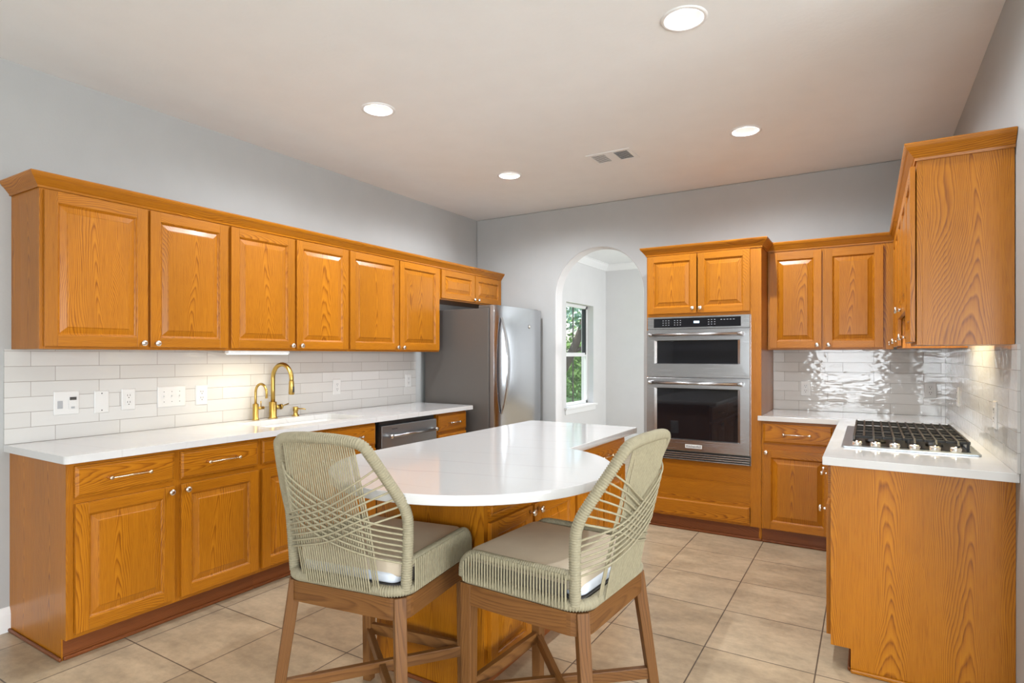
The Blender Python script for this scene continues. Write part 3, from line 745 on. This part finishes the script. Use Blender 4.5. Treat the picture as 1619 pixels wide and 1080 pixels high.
b = MB(); b.lathe([(0, 0), (.018, 0), (.018, .003), (0, .004)], (.8675, 4.80, 1.62), 'x', 24); b.build('badge', 'chrome', d1)

# ---------------- oven cabinet (back wall, faces -Y)
OX0, OX1 = 2.085, 2.935; D_O = YB - 4.553
t = thing('oven_cabinet', 'tall oak cabinet housing the wall ovens, beside the arched doorway', 'tall cabinet', (OX0, YB, 0))
w = OX1 - OX0
b = MB()
b.box(0, .019, -D_O + .019, -.002, .0, UT); b.box(w - .019, w, -D_O + .019, -.002, .0, UT)
b.box(.019, w - .019, -D_O + .019, -.002, UT - .019, UT, 'x'); b.box(.019, w - .019, -D_O + .019, -.002, .10, .119, 'x'); b.box(.019, w - .019, -D_O + .019, -.002, 1.652, 1.668, 'x'); b.box(.019, w - .019, -D_O + .019, -.002, .517, .532, 'x')
b.box(.019, w - .019, -.012, -.003, .119, UT - .02, 'z')
b.build('cabinet_body', 'oak', t)
b = MB(); b.box(0, .012, -D_O, -D_O + .019, .10, UT, 'z', True); b.box(.775, w, -D_O, -D_O + .019, .10, UT, 'z', True)
b.box(.012, .775, -D_O, -D_O + .019, 2.10, UT, 'x', True); b.box(.012, .775, -D_O, -D_O + .019, 1.650, 1.690, 'x', True)
b.box(.012, .775, -D_O, -D_O + .019, .405, .540, 'x', True); b.box(.012, .775, -D_O, -D_O + .019, .10, .125, 'x', True); b.box(.012, .775, -D_O + .002, -D_O + .019, .235, .405, 'x', True)
b.build('face_frame', 'oak', t, bevel=.001)
door(t, .012, .392, 1.674, 2.128, -D_O - .0005, .392 - .024, 1.710, st=.048)
door(t, .402, .775, 1.674, 2.128, -D_O - .0005, .402 + .024, 1.710, st=.048)
drawer(t, .010, .772, .112, .240, -D_O - .0005, handle=False)
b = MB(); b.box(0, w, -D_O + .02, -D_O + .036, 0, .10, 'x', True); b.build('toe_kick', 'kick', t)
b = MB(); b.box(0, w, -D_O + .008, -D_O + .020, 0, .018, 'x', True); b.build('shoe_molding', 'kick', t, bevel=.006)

# ---------------- wall oven with microwave
t = thing('wall_oven', 'stainless double wall oven with a microwave above the lower oven', 'wall oven', (2.098, 4.553, 0))
W_ = .768
b = MB(); b.box(.015, W_ - .015, .02, .55, .545, 1.645); b.build('oven_body', 'blackp', t)
b = MB(); b.box(0, W_, -.004, .0, .542, 1.649); b.build('back_flange', 'steel', t)
b = MB(); b.box(.002, W_ - .002, -.034, -.005, 1.552, 1.648); cp = b.build('control_panel', 'steel', t, bevel=.003)
b = MB(); b.box(.055, W_ - .065, -.0365, -.0345, 1.565, 1.636); b.build('touch_panel', 'oven_glass', cp, bevel=.001)
b = MB(); b.box(.365, .405, -.0372, -.0366, 1.595, 1.611); b.build('display', 'display', cp)
b = MB()
for (x0, nx) in ((.125, 3), (.215, 3), (.47, 3)):
    for i in range(nx):
        for k in range(3): b.box(x0 + i * .022, x0 + i * .022 + .009, -.0372, -.0366, 1.582 + k * .017, 1.586 + k * .017)
for i in range(5): b.box(.56 + i * .022, .572 + i * .022, -.0372, -.0366, 1.615, 1.619)
b.build('key_legends', 'legend', cp)
def oven_door(z0, z1, wz0, wz1, hz, name):
    b = MB(); x0, x1 = .002, W_ - .002; wx0, wx1 = .065, W_ - .070; f = -.045
    O = [(x0, z0), (x1, z0), (x1, z1), (x0, z1)]; I = [(wx0, wz0), (wx1, wz0), (wx1, wz1), (wx0, wz1)]
    J = [(wx0 + .018, wz0 + .006), (wx1 - .018, wz0 + .006), (wx1 - .018, wz1 - .006), (wx0 + .018, wz1 - .006)]
    V = [[b.bm.verts.new((x, y, z)) for x, z in L_] for L_, y in ((O, -.006), (O, f), (I, f), (J, f + .012))]
    for A, C in zip(V, V[1:]):
        for i in range(4): j = (i + 1) % 4; b.bm.faces.new([A[i], A[j], C[j], C[i]])
    b.bm.faces.new(V[0]); bmesh.ops.recalc_face_normals(b.bm, faces=b.bm.faces[:])
    d = b.build(name, 'steel', t, bevel=.002)
    b = MB(); b.box(J[0][0] - .003, J[1][0] + .003, f + .0105, f + .016, J[0][1] - .003, J[2][1] + .003); b.build('window_glass', 'oven_glass', d)
    b = MB(); b.tube([(.045, f - .045, hz), (W_ - .060, f - .045, hz)], .0115, 16); h = b.build('handle', 'steel', d)
    for x in (.045, W_ - .060):
        b = MB(); b.box(x - .016, x + .016, f - .012, f + .001, hz - .015, hz + .015); b.tube([(x, f - .01, hz), (x, f - .05, hz)], .010, 12); b.tube([(x - .014, f - .045, hz), (x + .014, f - .045, hz)], .0145, 16)
        b.build('handle_mount', 'steel', h, bevel=.002)
    return d
oven_door(1.182, 1.546, 1.285, 1.465, 1.508, 'microwave_door')
d = oven_door(.620, 1.176, .705, 1.098, 1.138, 'oven_door')
b = MB(); b.box(.302, .428, -.0475, -.0455, .643, .672); bd = b.build('badge', 'plate', d, bevel=.001)
text_mesh('KitchenAid', .024, 'darkprint', bd, (.365, -.0482, .657), (PI / 2, 0, 0))
b = MB(); b.box(.002, W_ - .002, -.030, -.005, .545, .614); vg = b.build('vent_grille', 'blackp', t)
b = MB()
for k in range(4): b.box(.004, W_ - .004, -.036, -.029, .548 + k * .016, .555 + k * .016)
b.build('louver', 'steel', vg, bevel=.001)

# ---------------- back wall right of the ovens
BX0 = 2.937
upper('wall_cabinet', 'two-door oak wall cabinet on the back wall between oven cabinet and corner', (BX0, YB, 0), 0, 3.745 - BX0, [(.016, .366), (.384, .748)], UB + .012, UT)
D_B = YB - 4.553
t = base('base_cabinet', 'oak base cabinet with one drawer and one door beside the wall ovens', (BX0, YB, 0), 0, 3.455 - BX0, [], [(.012, .452)], depth=D_B, stiles=[(0, .020), (.440, .518)], pm='chrome', L=.165, kicky=.02)
door(t, .012, .452, .108, .672, -D_B - .0005, .012 + .022, .655)
# ---------------- right wall (faces -X; local x = -(y - y0))
RF = .33
def rw(name, label, y_far, y_near, doors, z0, z1, depth=.33 - .022, k=None, end=False):
    """cabinet on the right wall; origin at far end, local +x runs toward the camera (-y)"""
    t = thing(name, label, 'wall cabinet', (XR - .001, y_far, 0), RZ_R); w = y_far - y_near
    carcass(t, 0, w, -depth + .019, -.002, z0, z1)
    face_frame(t, 0, w, z0, z1, -depth, [(0, .03), (w - .022, w)], [(z0, z0 + .03), (z1 - .045, z1)])
    for (a, c, kx) in doors: door(t, a, c, z0 + .013, z1 - .028, -depth - .0035, kx, z0 + (.042))
    return t
rw('wall_cabinet', 'far oak wall cabinet on the right wall, in the corner before the cooktop', 4.838, 4.052, [(.05, .40, .10), (.41, .77, .745)], UB + .012, UT)
rw('wall_cabinet', 'short raised oak wall cabinet above the cooktop', 4.050, 3.272, [(.012, .38, .350), (.39, .766, .42)], 1.545, UT)
rw('wall_cabinet', 'nearest oak wall cabinet on the right wall with a large bare side panel', 3.270, 2.886, [(.012, .374, .04)], UB + .012, UT)
crown('crown_molding', 'oak crown molding stepping from the back wall cabinets onto the right wall cabinets', [(XR - .002, 2.884), (XR - .309, 2.884), (XR - .309, YB - .316), (OX1 + .002, YB - .316)][::-1][::-1], UTC + .01)
# the run around the tall oven cabinet
crown('crown_molding', 'oak crown molding on top of the tall oven cabinet', [(OX1 + .001, YB - .366), (OX1 + .001, YB - D_O - .001), (OX0 - .001, YB - D_O - .001), (OX0 - .001, YB - .003)], UTC + .006)

# range hood liner lamp under the short cabinet
t = thing('hood_light', 'small warm light panel under the raised cabinet above the cooktop', 'light', (3.93, 3.66, 1.5445))
b = MB(); b.box(-.13, .10, -.28, .28, -.018, 0); b.build('housing', 'steel', t, bevel=.003)
b = MB(); b.box(-.06, .05, -.2, .2, -.021, -.0185); b.build('diffuser', 'bar_light', t)
lamp('hood_lamp', 'AREA', (3.93, 3.55, 1.515), (0, 0, 0), 3.2, (1, .82, .45), shape='RECTANGLE', size=.14, size_y=.6)

# right base run
RD = .615
t = base('base_cabinet', 'oak base cabinet under the cooktop with a large bare end panel facing the room', (XR - .001, 4.53, 0), RZ_R, 4.53 - 2.886, [(.05, .52), (.54, 1.01), (1.05, 1.60)], [(.05, .52), (.54, 1.01), (1.05, 1.60)], depth=RD, kicky=.075, L=.13)
b = MB(); X_ = 4.53 - 2.886; K = .075
poly = [(-RD, .10), (-RD, .878), (0, .878), (0, 0), (-RD + K, 0), (-RD + K, .10)]
v0 = [b.bm.verts.new((X_, y, z)) for y, z in poly]; v1 = [b.bm.verts.new((X_ + .006, y, z)) for y, z in poly]
b.bm.faces.new(v0); b.bm.faces.new(list(reversed(v1)))
for i in range(6): j = (i + 1) % 6; b.bm.faces.new([v0[i], v1[i], v1[j], v0[j]])
bmesh.ops.recalc_face_normals(b.bm, faces=b.bm.faces[:]); b.faces(b.bm.faces[:], 'z'); b.build('end_panel', 'oak', t)
b = MB(); b.box(X_ + .006, X_ + .018, -RD + K - .002, -.003, 0, .018, 'y', True); b.build('shoe_molding', 'oak', t, bevel=.006)
# L shaped counter
b = MB(); b.prism([(BX0, YB - .001), (BX0, 4.549), (BX0 - .022, 4.549), (BX0 - .022, 4.518), (3.427, 4.518), (3.427, 2.842), (XR - .011, 2.842 - .035), (XR - .001, 2.842 - .035), (XR - .001, YB - .001)][::-1], .880, .914,
                  [rrect(3.525, 3.985, 3.225, 4.055, .01)])
tag(b.build('countertop', 'quartz', bevel=.002), 'L-shaped white quartz countertop around the cooktop in the right corner', 'countertop')

# ---------------- cooktop
t = thing('cooktop', 'stainless gas cooktop with black grates set in the right counter', 'cooktop', (3.487, 3.185, .914))
CW, CL = .525, .915
b = MB(); b.prism(rrect(0, CW, 0, CL, .012), .0005, .008, [rrect(.048, CW - .03, .048, CL - .03, .01)]); b.prism(rrect(.042, CW - .026, .042, CL - .026, .01), -.02, -.004)
b.build('tray', 'steeld', t, bevel=.001)
b = MB(); b.box(.05, CW - .034, .14, CL - .034, -.0045, -.001); b.build('burner_well', 'blackp', t)
for k in range(6):
    x = .062 + k * .076; b = MB(); b.lathe([(0, 0), (.025, 0), (.026, .004), (.021, .007), (.024, .021), (.021, .027), (0, .028)], (x, .082, -.003), 'z', 22)
    b.box(x - .003, x + .003, .063, .101, .023, .029); b.build('knob', 'chrome', t)
for k, (x, y, r) in enumerate([(.14, .28, .045), (.38, .28, .035), (.26, .5, .055), (.14, .74, .035), (.38, .74, .045)]):
    b = MB(); b.lathe([(0, 0), (r, 0), (r, .010), (r * .75, .012), (r * .75, .018), (0, .020)], (x, y, -.001), 'z', 24); b.build('burner', 'iron', t)
GX0, GX1 = .050, CW - .032
for gy0, gy1 in ((.060, .335), (.345, .605), (.615, .885)):
    b = MB(); zt = .044
    nb = 12
    for i in range(nb):
        x = GX0 + (GX1 - GX0) * i / (nb - 1); near = gy0 + (.035 if gy0 < .1 else 0)
        b.beam((x, near, zt), (x, gy1, zt), .009, .013)
        if gy0 < .1 and i % 2 == 0: b.beam((x, near, zt + .003), (x, near - .028, zt - .016), .009, .011)
    for y in (gy0 + (.075 if gy0 < .1 else .004), (gy0 + gy1) / 2 + .01, gy1 - .004): b.beam((GX0, y, zt - .004), (GX1, y, zt - .004), .008, .012)
    for x in (GX0, GX1, (GX0 + GX1) / 2):
        for y in (gy0 + (.075 if gy0 < .1 else .004), gy1 - .004): b.beam((x, y, zt), (x, y, -.001), .010, .010)
    b.build('grate', 'iron', t, bevel=.0015)

# ---------------- island
IX0, IX1, IY0, IY1 = 1.760, 2.325, 1.878, 3.40
t = thing('island_cabinet', 'oak kitchen island base with drawers and doors under the round-ended counter', 'island cabinet', (IX0, IY0, 0))
w = IX1 - IX0; d = IY1 - IY0
b = MB(); b.box(0, w - .019, 0.006, d, .10, .878, 'z'); b.build('cabinet_body', 'oak', t)
b = MB(); b.box(0, w, 0, .006, .0, .878, 'z'); b.build('end_panel', 'oak', t)
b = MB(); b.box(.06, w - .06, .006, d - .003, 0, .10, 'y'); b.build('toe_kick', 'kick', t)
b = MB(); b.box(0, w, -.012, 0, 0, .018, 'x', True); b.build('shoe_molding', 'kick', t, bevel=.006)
# front (faces +X): child frame pieces built with the same helpers in a turned frame
def turned(o): 
    o.rotation_euler = (0, 0, PI / 2); o.location = (w, 0, 0); return o
ff = turned(face_frame(t, 0, d, .10, .878, -.0, [(.006, .03), (.35, .377), (.783, .817), (1.148, 1.168), (1.488, d)], [(.10, .13), (.845, .878), (.69, .72)]))
for (a, c, kk) in ((.024, .352, 1), (.375, .785, -1), (.815, 1.150, 1), (1.165, 1.490, -1)):
    turned(door(t, a, c, .115, .696, -.0005, (c - .024) if kk > 0 else (a + .024), .672))
for (a, c) in ((.024, .785), (.815, 1.490)): turned(drawer(t, a, c, .722, .860, -.0005, .13, pm='brasspull'))
o = plate('outlet', 'grey outlet plate on the far end of the island under the counter', (2.0, IY1 + .0005, .66), PI, .074, .118)
# island top
b = MB(); IC = (2.222, 1.952); IR = .562
a0 = math.acos((2.40 - IC[0]) / IR)          # right edge meets the circle
pts = circ(IC[0], IC[1], IR, 90, a0, -PI, True)
poly = pts + [(1.66, 3.43 - .015), (1.675, 3.43), (2.385, 3.43), (2.40, 3.415)]
b.prism(poly[::-1], .880, .914, smooth=True)
tag(b.build('island_countertop', 'quartz', bevel=.003, angle=50), 'white quartz island countertop with a round end above the stools', 'countertop')

# ================================================================== stools
def make_stool():
    t = thing('counter_stool', '', 'stool')
    ZA = .575; HW, HF, DD = .217, .222, .430
    # wooden seat frame: rounded at the rear corners
    out = rrect(-.243, .243, -.024, DD + .026, (.062, .062, .006, .006), 7); inn = rrect(-.219, .219, .0, DD + .002, (.045, .045, .004, .004), 7)
    b = MB(); b.prism(out, .505, ZA, [inn], g='x')
    for f in b.bm.faces:
        if abs(f.normal.z) < .5 and abs(f.normal.x) > .7: b.faces([f], 'y')
    b.build('seat_frame', 'acacia', t, bevel=.002)
    for s in (-1, 1):
        b = MB(); b.beam((s * .213, .002, ZA - .001), (s * .268, -.062, 0), .040, .040, roll=PI / 4, w2=.034, h2=.034, up=(0, 1, 0)); b.build('leg', 'acacia', t, bevel=.003)
        b = MB(); b.beam((s * HF, DD, ZA - .001), (s * HF, DD, 0), .044, .044, w2=.036, h2=.036, up=(0, 1, 0)); b.build('leg', 'acacia', t, bevel=.003)
    zs = .205; rx = .268 - (.053 * zs / ZA); ry = -.062 + .06 * zs / ZA
    for s in (-1, 1):
        b = MB(); b.beam((s * rx, ry, zs - .004 * s), (-s * HF, DD, zs - .004 * s), .022, .040); b.build('stretcher', 'acacia', t, bevel=.002)
    b = MB(); b.beam((-HF, DD, zs + .012), (HF, DD, zs + .012), .022, .042); b.build('stretcher', 'acacia', t, bevel=.002)
    # rope wrapped lower rail
    lo = [(x, y, ZA + .018) for x, y in rrect(-.234, .234, -.016, DD + .018, (.065, .065, .03, .03), 8)]
    b = MB(); b.tube(resample(lo, .0027, True), .0185, 12, closed=True, ridge=.0036); b.build('lower_rail', 'rope', t)
    # rope wrapped side rails, falling to the lower rail at the front
    for s in (-1, 1):
        p = catmull([(s * .236, .012, ZA + .110), (s * .237, .12, ZA + .108), (s * .237, .30, ZA + .105), (s * .236, DD - .045, ZA + .104), (s * .235, DD - .010, ZA + .092), (s * .233, DD + .014, ZA + .062), (s * .233, DD + .018, ZA + .02)], 8)
        b = MB(); b.tube(resample(p, .0027), .0165, 12, ridge=.0036); b.build('side_rail', 'rope', t)
        b = MB()
        n = 36
        for k in range(n):
            y = .035 + (DD - .035) * k / (n - 1); x = s * .2525
            zt_ = ZA + .115 - max(0, y - DD + .05) ** 1.5 * 3.2
            b.tube([(x, y, zt_), (x + s * .001, y, ZA + .06), (x, y, ZA + .012)], .0034, 6, cap=False)
        b.build('side_weave', 'rope_dk', t)
    # back frame
    A = (.230, .015, ZA + .02); B1 = (.242, .008, ZA + .21); B2 = (.243, -.006, ZA + .278); C1 = (.180, -.108, 1.045); C2 = (.163, -.122, 1.072); C3 = (.135, -.128, 1.083)
    half = [A, B1, B2, (.228, -.035, .912), C1, C2, C3, (.06, -.134, 1.090)]
    path = [(-x, y, z) for x, y, z in half] + [(0, -.136, 1.091)] + half[::-1]
    fp = catmull(path, 10)
    b = MB(); b.tube(resample(fp, .0027), .0185, 12, ridge=.0036); b.build('back_frame', 'rope', t)
    # vertical cords
    b = MB(); n = 34
    def top_pt(x): return (x * .93, -.1345 + .10 * (x / .15) ** 2 * .06, 1.086 - .006 * (x / .15) ** 2)
    def surf(x, z):   # back surface where the cords lie
        s = (z - (ZA + .02)) / (1.085 - ZA - .02); yb = -.036 + (.012 if abs(x) > .13 else 0)
        return yb + (-.140 - yb) * s
    for k in range(n):
        x = -.155 + .31 * k / (n - 1)
        for dy in (0,):
            x1 = x + random.uniform(-.0007, .0007)
            tp = top_pt(x * .95); b.tube([(x1, surf(x, ZA + .02) + dy, ZA + .015), (x1 * .99, surf(x, .82) + dy + .002, .82), (tp[0], tp[1] - .008 + dy, tp[2])], .0028, 6, cap=False)
    b.build('back_weave', 'rope_dk', t)
    # crossing cords
    b = MB(); n = 7
    def post(s, z):
        P = [Vector(q) for q in half]
        for a, c in zip(P, P[1:]):
            if a.z <= z <= c.z or c is P[-1]:
                u = (z - a.z) / max(1e-6, c.z - a.z); q = a.lerp(c, min(1, max(0, u))); return Vector((s * q.x, q.y, z))
    for s in (-1, 1):
        for k in range(n):
            zu = 1.005 - k * .026; zl = .790 - k * .0185
            p0 = post(s, zu); p3 = post(-s, zl)
            lean = .005 if s > 0 else .001
            z1 = p0.z - (p0.z - p3.z) * .22; z2 = p0.z - (p0.z - p3.z) * .80; zm = (z1 + z2) / 2 - .012
            p1 = Vector((s * .135, surf(.135, z1) - .006 - lean, z1)); pm = Vector((0, surf(0, zm) - .010 - lean, zm)); p2 = Vector((-s * .145, surf(.145, z2) - .006 - lean, z2))
            for dz in (0,): b.tube(catmull([p0 + Vector((0, 0, dz)), p1 + Vector((0, 0, dz)), pm + Vector((0, 0, dz)), p2 + Vector((0, 0, dz)), p3 + Vector((0, 0, dz))], 7), .0034, 6, cap=False)
    b.build('cross_weave', 'rope_dk', t)
    # dark block and side strips, added as shade under and beside the cushion
    b = MB(); b.prism(rrect(-.214, .214, .004, DD, .03, 4), ZA - .02, ZA + .030) 
    for sx_ in (-1, 1): b.box(sx_ * .2185, sx_ * .2225, .05, DD - .01, ZA + .0, ZA + .072)
    b.build('seat_shade', 'fridge_side', t)
    # cushion
    def pad(name, mat, x, y0, y1, z0, z1, bev):
        b = MB(); bm = b.bm; NX, NY = 14, 14
        b.prism(rrect(-x, x, y0, y1, .035, 5), z0, z1); o = b.build(name, mat, t, bevel=bev, seg=4); 
        for p in o.data.polygons: p.use_smooth = True
        return o
    pad('cushion_pad', 'cushpad', .200, .006, DD - .02, ZA + .032, ZA + .066, .012)
    pad('cushion', 'cushion', .217, .014, DD + .012, ZA + .052, ZA + .108, .012)
    return t
s1 = make_stool(); s1.location = (2.099, 1.384, 0); s1.rotation_euler = (0, 0, .149)
s1['label'] = 'rope-back counter stool on the left, its woven back square to the viewer'
s2 = copy_tree(s1); s2.location = (2.869, 1.835, 0); s2.rotation_euler = (0, 0, 1.513)
s2['label'] = 'rope-back counter stool on the right, seen from its side with the cushion showing'

# ================================================================== ceiling fittings
def can(x, y, seen=True):
    t = thing('recessed_light', '', 'ceiling light', (x, y, H), 0)
    b = MB(); b.lathe([(.098, 0), (.098, -.003), (.090, -.006), (.077, -.004), (.075, .0), (.073, .014), (.066, .045), (.062, .052)], (0, 0, 0), 'z', 40); b.build('trim_ring', 'trim', t)
    b = MB(); b.lathe([(0, .050), (.058, .050), (.063, .053)], (0, 0, 0), 'z', 32); b.build('lens', 'lens', t)
    return t
labels = ['round recessed ceiling light above the sink side, left of the four', 'round recessed ceiling light nearest the viewer, largest of the four', 'small round recessed ceiling light in front of the refrigerator corner', 'round recessed ceiling light in front of the wall ovens, right of the air vent']
for (x, y), lb in zip(LIGHTS, labels):
    t = can(x, y); t['label'] = lb
    lamp('can_lamp', 'SPOT', (x, y, H + .006), (0, 0, 0), 46 if y < 3 else 66, (.90, .945, 1), spot_size=math.radians(168), spot_blend=.6, shadow_soft_size=.018)
for (x, y) in BACKLIGHTS:
    t = can(x, y); t['label'] = 'round recessed ceiling light in the living area behind the viewer'; t['group'] = 'recessed lights behind the viewer'
    lamp('can_lamp', 'SPOT', (x, y, H + .006), (0, 0, 0), 46, (.90, .945, 1), spot_size=math.radians(168), spot_blend=.6, shadow_soft_size=.018)
t = thing('air_vent', 'white rectangular air vent in the ceiling', 'air vent', (2.01, 4.01, H), 0)
b = MB(); b.prism(rrect(-.165, .165, -.115, .115, 0), -.006, -.0005, [rrect(-.135, -.035, -.085, .085, 0), rrect(.035, .135, -.085, .085, 0)][:2]); b.build('frame', 'trim', t, bevel=.002)
b = MB(); b.box(-.136, .136, -.086, .086, -.0015, -.0008); b.build('duct_shade', 'slot', t)  # flat dark sheet as the shade behind the louvers, ceiling is uncut
for sx in (-1, 1):
    b = MB()
    for k in range(9):
        y = -.078 + .0195 * k; b.beam((sx * .035, y, -.005), (sx * .135, y, -.005), .010 if sx < 0 else .007, .0012, roll=.1 if sx < 0 else -.3)
    b.build('louver', 'trim', t)

# ================================================================== outside the dining window
b = MB(); b.box(-60, -.25, -20, 60, -.40, -.34); tag(b.build('lawn', 'grass'), 'green lawn outside the dining room window', 'lawn', kind='stuff')
def leafy(name, label, loc, trunk, blobs, mat, n, size, seed):
    rnd = random.Random(seed); t = thing(name, label, 'tree', loc)
    b = MB()
    for pts, r0, r1 in trunk: b.tube(catmull(pts, 6), r0, 10, taper=r1)
    b.build('trunk', 'bark', t)
    b = MB()
    for (cx, cy, cz, rx, ry, rz) in blobs:
        for _ in range(n):
            while True:
                p = Vector((rnd.uniform(-1, 1), rnd.uniform(-1, 1), rnd.uniform(-1, 1)))
                if .25 < p.length < 1: break
            c = Vector((cx + p.x * rx, cy + p.y * ry, cz + p.z * rz)); a = Vector((rnd.uniform(-1, 1), rnd.uniform(-1, 1), rnd.uniform(-1, 1))).normalized()
            q = a.cross(Vector((rnd.uniform(-1, 1), rnd.uniform(-1, 1), rnd.uniform(-1, 1)))).normalized(); s_ = size * rnd.uniform(.6, 1.3)
            b.bm.faces.new([b.bm.verts.new(c - a * s_), b.bm.verts.new(c + q * s_ * .5), b.bm.verts.new(c + a * s_), b.bm.verts.new(c - q * s_ * .5)])
    b.build('foliage', mat, t)
leafy('oak_tree', 'leaning dark trunked tree outside the dining room window', (-3.2, 13.6, -.3), [([(-.5, -.2, 0), (-.1, 0, 1.0), (.35, .2, 2.0), (.8, .5, 3.6)], .16, .07), ([(-.1, 0, 1.0), (-.6, .2, 1.9), (-1.0, .3, 3.2)], .09, .04), ([(.2, .1, 1.7), (.9, .6, 2.1), (1.6, 1.0, 2.9)], .06, .03)],
      [(.2, .4, 3.3, 1.9, 1.6, 1.0), (-1.2, .2, 2.6, 1.0, 1.0, .8), (1.3, 1.0, 2.4, .9, .9, .7)], 'leaf2', 1500, .07, 3)
leafy('tree', 'pale green leafy tree farther out beyond the dining room window', (-7.0, 20.5, -.3), [([(0, 0, 0), (.1, .1, 1.5), (0, 0, 3.5)], .18, .08)],
      [(0, 0, 2.6, 3.0, 3.0, 2.4), (2.2, -1.4, 1.2, 1.6, 1.6, 1.2), (-2.4, 1, 3.4, 2, 2, 1.6)], 'leaf1', 2600, .10, 5)
leafy('tree', 'blue green leafy tree at the left outside the dining room window', (-8.5, 15.5, -.3), [([(0, 0, 0), (.1, .1, 1.5), (0, 0, 3.5)], .18, .08)],
      [(0, 0, 3.2, 2.4, 2.4, 2.0)], 'leaf2', 2600, .10, 6)
